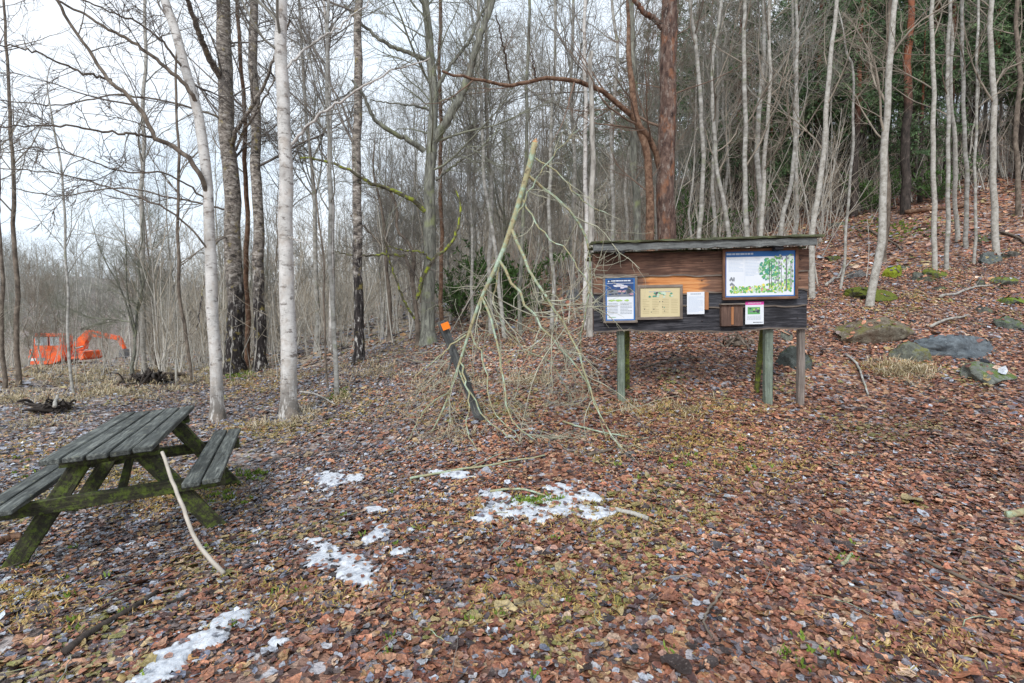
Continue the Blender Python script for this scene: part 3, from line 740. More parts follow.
hero('red_barked_tree', 'big rust red trunk rising behind the notice board', 'tree', (667, 340), [(667, 260), (666, 225), (666, 150), (668, 90), (669, 40), (669, -5)], 24, 18, B['pine'], TW['red'],
     [([(662, 28), (655, 20), (646, 14), (636, 2), (628, -10)], 7, 5, 11), ([(660, 170), (655, 150), (644, 132), (630, 115), (615, 101), (600, 90), (585, 84), (570, 80), (555, 78), (540, 79), (522, 83), (505, 85), (488, 81), (465, 77), (442, 71)], 7, 2.4, 9.5, B['rust']),
      ([(536, 80), (534, 68), (531, 52)], 1.8, .8, 9.6), ([(510, 84), (506, 60), (502, 40), (496, 15)], 2.6, 1.2, 10, B['brown'])], d=pine_d, n=(10, 80, 300), top=5, rmin=.003, flare=1.2)
hero('red_barked_tree', 'narrower rust brown trunk just left of the big rust red one', 'tree', (652, 340), [(651, 225), (649, 180), (645, 150), (638, 125), (634, 100)], 12, 8, B['rust'], TW['red'], d=11.3, n=(4, 40, 120), top=3, flare=1.1)
hero('aspen_tree', 'pale grey trunk with yellow lichen left of the rust red pair', 'tree', (637, 335), [(637, 230), (634, 150), (633, 80), (631, -5)], 9, 8, B['oak'], TW['grey'], d=12.5, n=(12, 90, 400), top=5, rmin=.003)
TH = [  # thin grey trees one by one: base, line, widths, depth, bark, label
 ((745, 330), [(746, 232), (745, 130), (744, -5)], 8, 5, 12, 'grey', 'slim straight grey tree behind the right half of the notice board'),
 ((758, 330), [(760, 232), (768, 120), (770, -5)], 7, 4, 12.6, 'pale', 'pale slim tree bending right above the notice board picture panel'),
 ((778, 330), [(781, 232), (792, 178), (796, 100), (797, -5)], 7, 4, 13, 'grey', 'slim grey tree with a kink above the right board end'),
 ((727, 330), [(728, 232), (715, 150), (712, 80), (722, -5)], 7, 4, 12.4, 'grey', 'bowed grey tree above the small brown box of the notice board'),
 ((700, 330), [(700, 232), (703, 150), (700, 90), (690, -5)], 7, 5, 12.2, 'grey', 'grey tree right of the big rust red trunk'),
 ((812, 320), [(813, 232), (824, 150), (829, 70), (838, -5)], 9, 5, 11.5, 'pale', 'pale leaning tree at the right end of the notice board roof'),
 ((836, 310), [(847, 232), (852, 140), (854, 70), (848, 55)], 4, 3, 12, 'grey', 'very thin grey sapling right of the notice board'),
 ((869, 306), [(880, 240), (886, 140), (888, 70), (897, -5)], 11, 7, None, 'pale', 'prominent pale curved tree on the slope right of the notice board'),
 ((884, 262), [(887, 210), (886, 150), (888, 70), (890, -5)], 8, 6, None, 'brown', 'dark brown tree close behind the pale curved one'),
 ((905, 218), [(906, 150), (907, 105), (909, 50), (911, -5)], 13, 8, 20, 'darkpine', 'dark pine with a red upper trunk on the upper slope'),
 ((935, 277), [(934, 200), (933, 100), (933, -5)], 7, 5, None, 'pale', 'straight pale slim tree right of the red topped pine'),
 ((947, 271), [(948, 200), (948, 100), (949, -5)], 6, 4, None, 'grey', 'straight grey slim tree, second right of the red topped pine'),
 ((958, 242), [(955, 170), (952, 98), (950, -5)], 6, 4, None, 'pale', 'pale slim tree leaning slightly left in the row on the right slope'),
 ((967, 248), [(966, 170), (963, 80), (962, -5)], 6, 4, None, 'grey', 'fourth slim tree of the row on the right slope'),
 ((974, 264), [(976, 150), (977, 53), (979, -5)], 4, 3, None, 'grey', 'thinnest tree of the row on the right slope'),
 ((997, 261), [(994, 200), (993, 105), (991, -5)], 9, 6, None, 'pale', 'rightmost stout pale tree of the row on the slope'),
 ((1018, 215), [(1017, 130), (1019, 60), (1016, -5)], 7, 5, None, 'brown', 'dark brown tree at the right edge of the picture'),
 ((337, 397), [(332, 300), (330, 200), (327, 60), (328, -5)], 7, 4, None, 'grey', 'slim grey tree with a mossy foot right of the thickest birch'),
 ((328, 388), [(325, 320), (322, 250), (312, 160)], 3, 2, None, 'brown', 'thin leaning stem beside the mossy footed slim tree'),
 ((144, 375), [(143, 300), (142, 200), (144, 100), (146, -5)], 7, 4, None, 'pale', 'slim pale tree standing left of the leaning birch'),
 ((192, 383), [(186, 330), (179, 290), (178, 150), (176, 60)], 5, 3, None, 'brown', 'thin brown forked tree left of the leaning birch trunk'),
 ((76, 395), [(68, 340), (66, 260), (65, 200), (52, 120)], 4, 2.5, None, 'grey', 'grey sapling in front of the orange digger'),
 ((19, 385), [(16, 280), (13, 180), (9, 90), (3, -5)], 7, 3, None, 'brown', 'dark slim tree at the left edge'),
 ((4, 389), [(2, 300), (-1, 200), (-2, 80)], 6, 3, None, 'brown', 'dark trunk cut by the left picture edge'),
 ((505, 338), [(500, 290), (492, 230), (484, 170), (480, 80), (478, -5)], 6, 4, 13, 'grey', 'slim grey tree behind the top of the leaning broken branch'),
 ((521, 338), [(520, 280), (524, 200), (527, 100), (529, -5)], 6, 4, 13.5, 'oak', 'mossy slim tree behind the leaning broken branch'),
 ((551, 338), [(553, 280), (549, 200), (553, 100), (556, -5)], 6, 4, 13.2, 'grey', 'slim grey tree left of the dead broken trunk'),
 ((613, 336), [(614, 230), (611, 150), (617, 60), (612, -5)], 7, 4, 12.8, 'grey', 'wavy grey tree above the left end of the notice board'),
]
for b_, l_, w0, w1, d_, bk, lab in TH:
    hero('slim_tree', lab, 'tree', b_, l_, w0 * .82, w1 * .82, B[bk], TW['brown' if bk in ('brown', 'darkpine') or b_[0] > 690 else 'grey'], d=d_, n=((11, 80, 330) if b_[0] < 690 else (8, 50, 180)), top=4 if l_[-1][1] < 10 else 1.6, rmin=.0032, up=.05, t0=.3, ang=42, flare=1.2)

# ------------------------------------------------------------------ leaning broken branch (crown on the ground)
def leaning_branch():
    gm, dg = hit(432, 432)
    dt = 6.5
    main = [(535, 143), (528, 171), (513, 222), (500, 258), (482, 297), (470, 330), (458, 368), (445, 405), (432, 432)]
    P = line3(main, dt, dg); org = gm
    root = empty('broken_branch', org); tag(root, 'big broken off branch standing upside down with its twigs fanned on the ground', 'branch')
    C = spline(P, 30); C = np.vstack([C[0], C]); R = np.linspace(6.6, 1.6, 30) * .5 * 6.4 / F; R = np.concatenate([[.0005], R])
    C[1] = C[0] + (C[2] - C[0]) * .06
    tipc = M('fresh_break', .8, .2); tipc.col(tipc.ramp(tipc.noise(tipc.co(), 30, 4), [(.35, (.45, .20, .07)), (.65, (.60, .38, .20))]))
    sp_ = [(C[0] + (C[3] - C[2]) * .35 + rng.normal(0, .006, 3), C[0] + (C[2] - C[3]) * .4 * q + rng.normal(0, .012, 3)) for q in (.5, 1., .7, .9)]
    link('splintered_tip', Tubes().add(np.array([spline(q, 4) for q in sp_]), np.array([[.022, .018, .012, .002]] * 4), 5).mesh('splintered_tip', tipc.m, org), root)
    link('stem', Tubes().add(C, R, 10).mesh('stem', B['lichen'], org, knobs=.07), root)
    subs = [[(529, 176), (558, 200), (586, 232), (590, 278), (583, 320), (580, 360), (592, 400)],
            [(512, 230), (533, 278), (563, 320), (586, 375), (602, 420), (622, 452)],
            [(499, 260), (520, 294), (548, 335), (580, 371), (598, 410), (606, 440)],
            [(482, 298), (495, 335), (503, 376), (513, 422), (545, 445), (566, 452)],
            [(470, 330), (487, 371), (492, 407), (520, 440)],
            [(466, 335), (440, 355), (412, 378)],
            [(523, 200), (544, 232), (570, 256), (596, 300)],
            [(500, 262), (496, 310), (520, 345), (552, 366), (575, 405)],
            [(460, 362), (470, 395), (466, 430), (478, 452)],
            [(450, 390), (425, 410), (408, 442)], [(458, 368), (476, 404), (500, 432), (527, 446)],
            [(535, 158), (560, 176), (588, 205), (610, 215)], [(516, 216), (530, 190), (556, 152), (578, 130)]]
    AP, AR = [], []
    for i, s in enumerate(subs):
        t = min(1, (s[0][1] - 143) / 290); d0 = dt + (dg - dt) * t
        d1 = hit(*s[-1])[1] if s[-1][1] > 385 else d0 + rng.uniform(-.5, .3)
        d1 = min(max(d1, 4.9), 7.6)
        Cs = spline(line3(s, d0, d1), 16); Cs[1:] += rng.normal(0, .012, (15, 3)); w0 = (3.2, 3.6, 3.2, 2.8)[i] if i < 4 else 2.0
        AP.append(Cs); AR.append(np.linspace(w0, .8, 16) * .5 * 6.3 / F)
    AP, AR = np.array(AP), np.array(AR)
    for a_, r_ in zip(AP, AR): link('side_branch', Tubes().add(a_, r_, 6).mesh('side_branch', B['lichen'], org), root)
    C1 = kids(AP, AR, 90, kr=.010, t0=.15, t1=1, ang=42, dang=16, lf=.5, ls=.5, npts=8, rr=.6, re=.3, up=-.05, wig=.20, rmin=.0022)
    C1m = kids(C[None, 8:], R[None, 8:], 16, t0=.2, t1=1, ang=48, dang=14, lf=.5, ls=.3, npts=8, rr=.4, re=.2, up=-.07, wig=.14, rmin=.0022)
    A2 = np.concatenate([C1[0], C1m[0]]), np.concatenate([C1[1], C1m[1]])
    C3f = kids(*A2, 640, t0=.1, t1=1, ang=50, dang=20, lf=.3, ls=.4, npts=7, rr=.6, re=.4, up=-.05, wig=.25, rmin=.0014)
    C2 = kids(*A2, 430, t0=.1, t1=1, ang=46, dang=18, lf=.55, ls=.4, npts=7, rr=.7, re=.4, up=-.03, wig=.22, rmin=.0016)
    tb = Tubes()
    for (c_, r_), k in ((C1, 4), (C1m, 4), (C2, 3), (C3f, 3)):
        u_, v_ = pix(c_.reshape(-1, 3)); dd_ = (c_.reshape(-1, 3) - CAM) @ FWD
        bad = (np.abs(u_ - (441 + (v_ - 322) * .42)) < 8) & (v_ > 310) & (v_ < 425) & (dd_ < 6.3)
        okk = ~bad.reshape(c_.shape[:2]).any(1) | (rng.uniform(0, 1, len(c_)) < .15); c_, r_ = c_[okk], r_[okk]
        g = T(c_[..., 0], c_[..., 1]) + .015
        c_ = c_.copy(); c_[..., 2] = np.maximum(c_[..., 2], g + rng.uniform(0, .05, c_.shape[:2])); tb.add(c_, r_, k)
    me = tb.mesh('twigs', plain('branch_twig', (.38, .37, .28), .8, .35, 6), org)
    link('twigs', me, root)
leaning_branch()

# ------------------------------------------------------------------ solid shapes helper
def box_bm(bm, size, loc=(0, 0, 0), rot=(0, 0, 0), bevel=.004, cuts=0, jit=0, mi=0):
    t = bmesh.new(); bmesh.ops.create_cube(t, size=1.0); bmesh.ops.scale(t, vec=size, verts=t.verts)
    ax = int(np.argmax(size))
    if bevel: bmesh.ops.bevel(t, geom=list(t.edges), offset=bevel, segments=1, affect='EDGES', clamp_overlap=True)
    no = [0, 0, 0]; no[ax] = 1
    for k in range(cuts):
        c = [0, 0, 0]; c[ax] = size[ax] * ((k + 1) / (cuts + 1) - .5)
        bmesh.ops.bisect_plane(t, geom=list(t.verts) + list(t.edges) + list(t.faces), plane_co=c, plane_no=no)
    if jit:
        for v in t.verts: v.co += Vector([random.gauss(0, jit) for _ in range(3)])
    bmesh.ops.transform(t, matrix=Matrix.Translation(loc) @ Euler(rot).to_matrix().to_4x4(), verts=t.verts)
    mp_ = {v: bm.verts.new(v.co) for v in t.verts}
    for f in t.faces: bm.faces.new([mp_[v] for v in f.verts]).material_index = mi
    t.free()

def bm_obj(name, bm, mats, parent=None, loc=(0, 0, 0), rot=(0, 0, 0), smooth=False):
    me = bpy.data.meshes.new(name); bm.to_mesh(me); bm.free()
    for m_ in (mats if isinstance(mats, (list, tuple)) else [mats]): me.materials.append(m_)
    if smooth:
        for p in me.polygons: p.use_smooth = True
    o = link(name, me, parent); o.location = loc; o.rotation_euler = rot
    return o

def boxo(name, size, mat, parent, loc=(0, 0, 0), rot=(0, 0, 0), **k):
    bm = bmesh.new(); box_bm(bm, size, **k); return bm_obj(name, bm, mat, parent, loc, rot)

def bar(name, a, b, w, t, mat, parent, upv=(0, 0, 1), **k):
    """rectangular timber from a to b; w across, t thick; its length runs along local X"""
    a, b = Vector(a), Vector(b); d = b - a; x = d.normalized(); y = Vector(upv).cross(x).normalized(); z = x.cross(y)
    o = boxo(name, (d.length, t, w), mat, parent, **k)
    Mx = Matrix((x, y, z)).transposed().to_4x4(); Mx.translation = (a + b) / 2
    o.matrix_local = Mx
    return o

# ------------------------------------------------------------------ picnic table
def picnic_table():
    Mc = np.array([[0.9168, -0.3959, -0.0532], [0.3922, 0.9173, -0.0685], [0.0759, 0.042, 0.9962]])
    tc = np.array([-3.315, 4.556, -0.751])
    CM = np.stack([RT, FWD, UPV], 1)   # camera frame -> world
    Rw, tw = TR_, TW_
    L, W, Ls, so, sw, sd, ht, fx = 1.94, .664, 1.955, .481, .266, .302, T_HT, T_FX
    base = tw - Rw[:, 2] * ht
    root = empty('picnic_table'); mw = Matrix([list(Rw[i]) + [base[i]] for i in range(3)] + [[0, 0, 0, 1]]); root.matrix_world = mw
    tag(root, 'weathered grey green wooden picnic table with attached benches and mossy legs', 'picnic table')
    top = wood('table_top_wood', 1, (.022, .024, .023), (.095, .105, .098), (.29, .305, .28), moss=(.26, .26, .17), mossamt=.41)
    side = wood('table_moss_wood', 0, (.012, .012, .008), (.042, .04, .024), (.10, .095, .055), moss=(.10, .14, .02), mossamt=.50)
    def planks(n, x0, x1, Lp, z):
        bm = bmesh.new(); w = (x1 - x0) / n
        for i in range(n):
            box_bm(bm, (w - .015, Lp + random.uniform(-.012, .012), .040), (x0 + w * (i + .5) + random.uniform(-.001, .001), random.uniform(-.006, .006), z - .02 + random.uniform(-.003, .003)), (random.uniform(-.002, .002), random.uniform(-.012, .012), random.uniform(-.002, .002)), bevel=.006, cuts=6, jit=.0012)
        return bm
    bm_obj('tabletop', planks(5, -W / 2, W / 2, L, ht), top, root)
    zs = ht - sd
    bm_obj('seat', planks(2, so, so + sw, Ls, zs), top, root)
    bm_obj('seat', planks(2, -so - sw, -so, Ls, zs), top, root)
    for s in (-1, 1):
        y = s * (L / 2 - .30)
        bar('seat_beam', (-so - sw + .005, y, zs - .095), (so + sw - .005, y, zs - .095), .105, .045, side, root, (0, 0, 1), bevel=.006, cuts=5, jit=.002)
        bar('top_batten', (-W / 2 + .02, y, ht - .085), (W / 2 - .02, y, ht - .085), .085, .045, side, root, (0, 0, 1), bevel=.006, cuts=3, jit=.0015)
        for q in (-1, 1):
            bar('leg', (q * (fx + .03), y + s * -.048, -.03), (q * .15, y + s * -.048, ht - .05), .125, .045, side, root, (0, 1, 0) if False else (0, 0, 1), bevel=.007, cuts=5, jit=.0025)
        bar('brace', (0, y - s * .09, ht - .10), (0, y - s * .60, ht - .07), .07, .045, side, root, bevel=.005)
        bar('brace', (.02, y - s * .075, zs - .10), (.02, y - s * .62, ht - .07), .07, .045, side, root, bevel=.005)
    bar('brace', (0, -L / 2 + .1, ht - .062), (0, L / 2 - .1, ht - .062), .04, .07, side, root, bevel=.005)
    boxo('top_batten', (W - .06, .07, .035), side, root, (0, 0, ht - .06), bevel=.004)
picnic_table()

# ------------------------------------------------------------------ sticks and fallen wood on the ground
def stick(label, pts, w0, w1, mat, name='fallen_branch', cat='branch', d0=None, lift=.02, twigs=0, group=None, ends=True):
    P = []
    for i, (x, y) in enumerate(pts):
        if d0 is not None and i < len(pts) - 1:
            de = hit(*pts[-1])[1]; P.append(at(x, y, d0 + (de - d0) * i / (len(pts) - 1))); continue
        p, _ = hit(x, y); P.append(p + (0, 0, lift))
    P = np.array(P); d = np.linalg.norm(P.mean(0) - CAM)
    C = spline(P, 18); C[1:-1] += rng.normal(0, .002 if d0 else .004, (16, 3))
    if d0 is None: C[:, 2] = T(C[:, 0], C[:, 1]) + lift
    R = np.linspace(w0, w1, 18) * .42 * d / F
    C = np.vstack([C[0] , C, C[-1]]); C[0] -= (C[2] - C[1]) * .03; C[-1] += (C[-2] - C[-3]) * .03; R = np.concatenate([[.0004], R, [.0004]])
    org = P[-1]
    o = link(name, Tubes().add(C, R, 8).mesh(name, mat, org, knobs=.1)); o.location = org
    if twigs:
        k = kids(C[None, 2:-2], R[None, 2:-2], twigs, t0=.2, t1=1, ang=40, dang=12, lf=.35, ls=.3, npts=6, rr=.6, re=.3, up=0, wig=.12, rmin=.002, flat=.8)
        k[0][..., 2] = np.maximum(k[0][..., 2], T(k[0][..., 0], k[0][..., 1]) + .015)
        link('twig', Tubes().add(*k, sides=4).mesh('twig', mat, org), o)
    tag(o, label, cat, group)
    return o
stick('pale peeled stick leaning from the picnic table to the ground', [(162, 452), (172, 480), (183, 508), (198, 544), (224, 578)], 3.2, 4.2, plain('peeled_stick', (.40, .36, .31), .7, .2, 14), name='leaning_stick', cat='stick', d0=3.75, lift=.03)
darkw = B['brown']
stick('dark mossy fallen branch lying in front of the picnic table', [(64, 658), (90, 640), (125, 618), (157, 596)], 6, 3.5, B['darkpine'], lift=.025)
stick('short dark twig beside the dark mossy fallen branch', [(166, 610), (178, 604), (193, 597)], 4, 2.5, B['darkpine'], lift=.02)
stick('short pale log piece right of the wide snow patch', [(615, 514), (632, 518), (648, 523)], 5, 5, B['pale'], name='log', cat='log', lift=.03)
stick('thin forked reddish twig near the bottom right', [(722, 597), (707, 618), (704, 630), (712, 645)], 3, 2, B['brown'], lift=.03)
stick('long thin dark twig at the lower right', [(920, 562), (955, 578), (990, 592), (1030, 606)], 3, 2, darkw, lift=.02, twigs=4)
stick('mossy stick crossing the wide snow patch', [(490, 496), (520, 494), (545, 500)], 3, 2, B['lichen'], lift=.035)
stick('long straight twig lying below the leaning branch fan', [(410, 482), (450, 474), (500, 466), (545, 458)], 3, 1.6, B['lichen'], lift=.03, twigs=3)
stick('thin dark twig left of the small snow patch', [(290, 510), (330, 512), (352, 513)], 2.5, 1.6, darkw, lift=.02)
stick('dark stick at the right end of the branch fan', [(588, 458), (600, 455), (612, 452)], 4, 3, darkw, lift=.03)
stick('short greenish lichen stick at the right edge', [(1006, 520), (1016, 518), (1030, 514)], 6, 5, B['lichen'], lift=.03)
stick('small green lichen twig on the red leaves', [(843, 570), (848, 563), (852, 558)], 3, 2, B['lichen'], lift=.03)
stick('rusty broken board under the left bench of the table', [(-6, 548), (8, 542), (22, 540)], 6, 5, B['rust'], name='broken_plank', cat='plank', lift=.03)
stick('thin bent stick on the slope between boulders and notice board', [(846, 358), (856, 366), (862, 380), (868, 398)], 2.4, 1.4, B['grey'], lift=.04)
stick('fallen log in the left clearing behind the table', [(118, 384), (150, 380), (185, 378)], 6, 4, B['brown'], name='log', cat='log', lift=.10, twigs=5)
stick('thin pale fallen branch left of the notice board posts', [(563, 424), (590, 432), (628, 440)], 2.6, 1.4, B['lichen'], lift=.03, twigs=4)
stick('slim fallen trunk on the upper right slope', [(905, 215), (930, 212), (965, 209)], 4, 3, B['rust'], name='log', cat='log', lift=.1)

# old dark root stump in the left clearing
from mathutils import noise as mnoise
def rock_mesh(name, sx, sy, sz, mat, seed, rough=1.0, sub=5):
    bm = bmesh.new(); bmesh.ops.create_icosphere(bm, subdivisions=sub, radius=1)
    r = np.random.default_rng(seed); dirs = r.normal(size=(14, 3)); dirs /= np.linalg.norm(dirs, axis=1, keepdims=True); offs = r.uniform(.52, .88, 14)
    so_ = Vector(r.uniform(-50, 50, 3))
    for v in bm.verts:
        p = np.array(v.co)
        for d_, o_ in zip(dirs, offs):
            k = p @ d_
            if k > o_: p = p - d_ * (k - o_) * .92
        q = Vector(p)
        n = mnoise.fractal(q * 1.6 + so_, 1.0, 2.0, 6) * .16 + abs(mnoise.noise(q * 4 + so_)) * -.07 + mnoise.noise(q * 11 + so_) * .025
        p = p * (1 + n * rough)
        v.co = (p[0] * sx, p[1] * sy, p[2] * sz)
    me = bpy.data.meshes.new(name); bm.to_mesh(me); bm.free(); me.materials.append(mat)
    for f in me.polygons: f.use_smooth = True
    return me

def rockmat(name, a, b, moss, amt, mc=(.17, .21, .03)):
    m = M(name, .85, .25); o = m.co()
    c = m.ramp(m.noise(o, 4, 6, .7), [(.3, a), (.7, b)])
    c = m.mix(m.ramp(m.noise(o, 14, 4), [(.55, 0.), (.65, .5)]), c, tuple(min(1, x * 1.5) for x in b))
    up = m.sep(m.n('ShaderNodeNewGeometry').outputs['Normal'], 2)
    mk = m.math('ADD', m.noise(o, 6, 6, .75), m.math('MULTIPLY', up, .12))
    c = m.mix(m.ramp(mk, [(1 - amt + .02, 0.), (1 - amt + .12, .9)]), c, m.mix(m.noise(o, 16, 5, .7), tuple(x * .45 for x in moss), tuple(min(1, x * 1.25) for x in moss)))
    c = m.mix(m.ramp(m.noise(o, 9, 8, .8), [(.36, .7), (.47, 0.)]), c, tuple(x * .4 for x in a))  # crevice shade put into the colour as dark noise blotches
    m.col(c).bump(m.noise(o, 18, 9, .8), 1., .05)
    return m.m
from mathutils.bvhtree import BVHTree
ROCKHIT = ([], [])
ROCKS = [(850, 915, 319, 347, (.12, .075, .05), (.25, .23, .18), (.20, .19, .05), .45, 'large brown and green boulder right of the notice board'),
         (900, 934, 342, 364, (.13, .14, .12), (.24, .26, .22), (.24, .24, .08), .50, 'rounded pale green rock in front of the long slab'),
         (930, 1008, 340, 361, (.10, .12, .14), (.19, .22, .24), (.12, .15, .06), .32, 'long flat blue grey slab of rock'),
         (976, 1019, 363, 384, (.14, .15, .13), (.28, .30, .27), (.14, .21, .04), .47, 'mossy rounded rock nearest the right edge'),
         (786, 822, 346, 372, (.06, .07, .065), (.14, .16, .15), (.13, .16, .03), .42, 'dark mossy rock just right of the notice board post'),
         (888, 908, 262, 280, (.1, .1, .06), (.2, .2, .1), (.30, .36, .02), .75, 'bright yellow green moss cushion on the slope'),
         (856, 912, 284, 302, (.05, .05, .04), (.12, .12, .08), (.16, .19, .02), .60, 'low dark mossy ridge of rock beside the pale curved tree'),
         (917, 931, 269, 282, (.1, .11, .1), (.2, .21, .18), (.19, .22, .05), .45, 'small mossy stone right of the moss cushion'),
         (1006, 1030, 295, 306, (.1, .11, .1), (.18, .2, .17), (.20, .30, .03), .6, 'green mossed stone at the right edge, middle of three'),
         (1004, 1032, 318, 331, (.1, .12, .1), (.2, .22, .2), (.13, .19, .06), .5, 'grey green stone at the right edge, lowest of three'),
         (998, 1024, 276, 287, (.1, .11, .1), (.18, .2, .17), (.20, .24, .03), .55, 'flat mossy stone at the right edge, highest of three'),
         (782, 794, 328, 342, (.14, .15, .13), (.24, .26, .22), (.15, .2, .06), .4, 'small grey stone hidden partly by the notice board corner'),
         (983, 1003, 254, 266, (.08, .09, .09), (.16, .18, .17), (.12, .14, .05), .4, 'grey stone at the foot of the rightmost stout tree'),
         (930, 952, 268, 280, (.08, .09, .06), (.16, .17, .1), (.18, .22, .03), .6, 'mossy hump at the foot of the straight pale slim tree'),
         (850, 872, 268, 280, (.10, .10, .10), (.2, .2, .2), (.13, .14, .06), .35, 'grey stone left of the moss cushion'),
         (565, 580, 285, 302, (.14, .15, .16), (.3, .31, .33), (.2, .25, .03), .42, 'pale grey boulder far back behind the branch fan')]
_r = random.Random(21)
SMALL = 'small mossy stone half buried in leaves on the right slope'
for _ in range(16):
    cx_, cy_ = _r.uniform(835, 1030), _r.uniform(215, 335); w_ = _r.uniform(5, 12) * (.6 + (cy_ - 200) / 220); v_ = _r.uniform(.7, 1.1)
    ROCKS.append((cx_ - w_, cx_ + w_, cy_ - w_ * .5, cy_ + w_ * .3, (.07 * v_, .07 * v_, .06 * v_), (.19 * v_, .19 * v_, .17 * v_), (.16, .19, .04), _r.uniform(.35, .6), SMALL))
for i, (x0, x1, y0, y1, a, b, mc, amt, lab) in enumerate(ROCKS):
    g, d = hit((x0 + x1) / 2, y1 - 1); w = (x1 - x0) / F * d; h = (y1 - y0) / F * d
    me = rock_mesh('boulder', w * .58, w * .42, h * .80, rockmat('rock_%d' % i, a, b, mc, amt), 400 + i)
    o = link('moss_cushion' if 'cushion' in lab else ('root_mound' if 'root' in lab else 'boulder'), me)
    g2 = g + FWD * w * .3; z = Tz(g2[0], g2[1])
    o.location = (g2[0], g2[1], z + h * .03); o.rotation_euler = (0, 0, random.uniform(-.4, .4)); tag(o, lab, 'moss' if 'cushion' in lab else ('mound' if 'root' in lab else 'rock'))
    if lab == SMALL: o['group'] = 'small stones on the right slope'
    Mo = Matrix.Translation(o.location) @ o.rotation_euler.to_matrix().to_4x4()
    bv = BVHTree.FromPolygons([Mo @ v.co for v in me.vertices], [tuple(p.vertices) for p in me.polygons])
    for _ in range(int(26 + 10 * w)):
        q = o.location + Vector((random.gauss(0, w * .3), random.gauss(0, w * .22), 5)); hh = bv.ray_cast(q, Vector((0, 0, -1)))
        if hh[0] is not None and hh[1].z > .5: ROCKHIT[0].append(tuple(hh[0])); ROCKHIT[1].append(tuple(hh[1]))

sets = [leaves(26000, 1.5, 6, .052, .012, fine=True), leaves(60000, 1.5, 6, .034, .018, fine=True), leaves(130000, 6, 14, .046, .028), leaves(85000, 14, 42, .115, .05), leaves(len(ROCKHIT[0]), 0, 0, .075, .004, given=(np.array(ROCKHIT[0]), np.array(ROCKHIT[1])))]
off = 0; VV, QQ, CC = [], [], []
for v_, q_, c_ in sets:
    VV.append(v_); QQ.append(q_ + off); CC.append(c_); off += len(v_)
m = M('fallen_leaves', .36, .5)
vc = m.n('ShaderNodeVertexColor', layer_name='col')
mot = m.noise(m.co(), 75, 6, .75)
m.col(m.mix(m.ramp(mot, [(.36, .75), (.55, 0.)]), m.mix(m.ramp(mot, [(.55, 0.), (.72, .45)]), vc.outputs['Color'], (.55, .45, .40)), (.04, .025, .022)))
m.bump(m.noise(m.co(), 120, 4, .7), .7, .006)
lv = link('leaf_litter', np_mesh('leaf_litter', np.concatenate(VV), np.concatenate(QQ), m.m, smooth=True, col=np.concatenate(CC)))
tag(lv, 'wet fallen leaves in red brown and grey covering the clearing', 'leaf litter', None, 'stuff')
del VV, QQ, CC, sets

def stump(x, y, d_, s, lab, n=26, mat=None, seed=1):
    r = np.random.default_rng(seed); g, d = hit(x, y); org = g
    root = empty('root_stump', org); tag(root, lab, 'stump')
    C, Rr = [], []
    for i in range(n * 2):
        c0 = org + r.normal(0, .38, 3) * s * (1.25, .7, 0) + (0, 0, r.uniform(-.05, .55) * s * .8)
        v = r.normal(size=3) * (1, .7, .55); v /= np.linalg.norm(v); L = s * r.uniform(.18, .65)
        C.append(spline([c0 - v * L, c0 + r.normal(0, .12, 3) * s, c0 + v * L], 7)); w_ = s * r.uniform(.02, .085); Rr.append(w_ * np.array([.5, .9, 1, 1, .9, .7, .25]))
    link('roots', Tubes().add(np.array(C), np.array(Rr), 6).mesh('roots', mat or B['brown'], org, knobs=.0), root)
    me = rock_mesh('stump_core', s * .55, s * .4, s * .34, mat or B['brown'], seed); o = link('core', me, root); o.location = (0, 0, s * .06)
blackwood = plain('rotten_wood', (.035, .028, .024), .9, .5, 8)
stump(50, 412, 8, .36, 'blackened upturned root stump in the left clearing', mat=blackwood, seed=3)
stump(148, 383, 12, .5, 'dark root clump at the edge of the left clearing', seed=4, mat=blackwood)
stump(735, 346, 9, .30, 'tangled brown roots seen below the notice board', seed=5)
stick('pale stick resting on the blackened root stump', [(55, 416), (58, 404)], 3, 2.5, B['pale'], lift=.16)

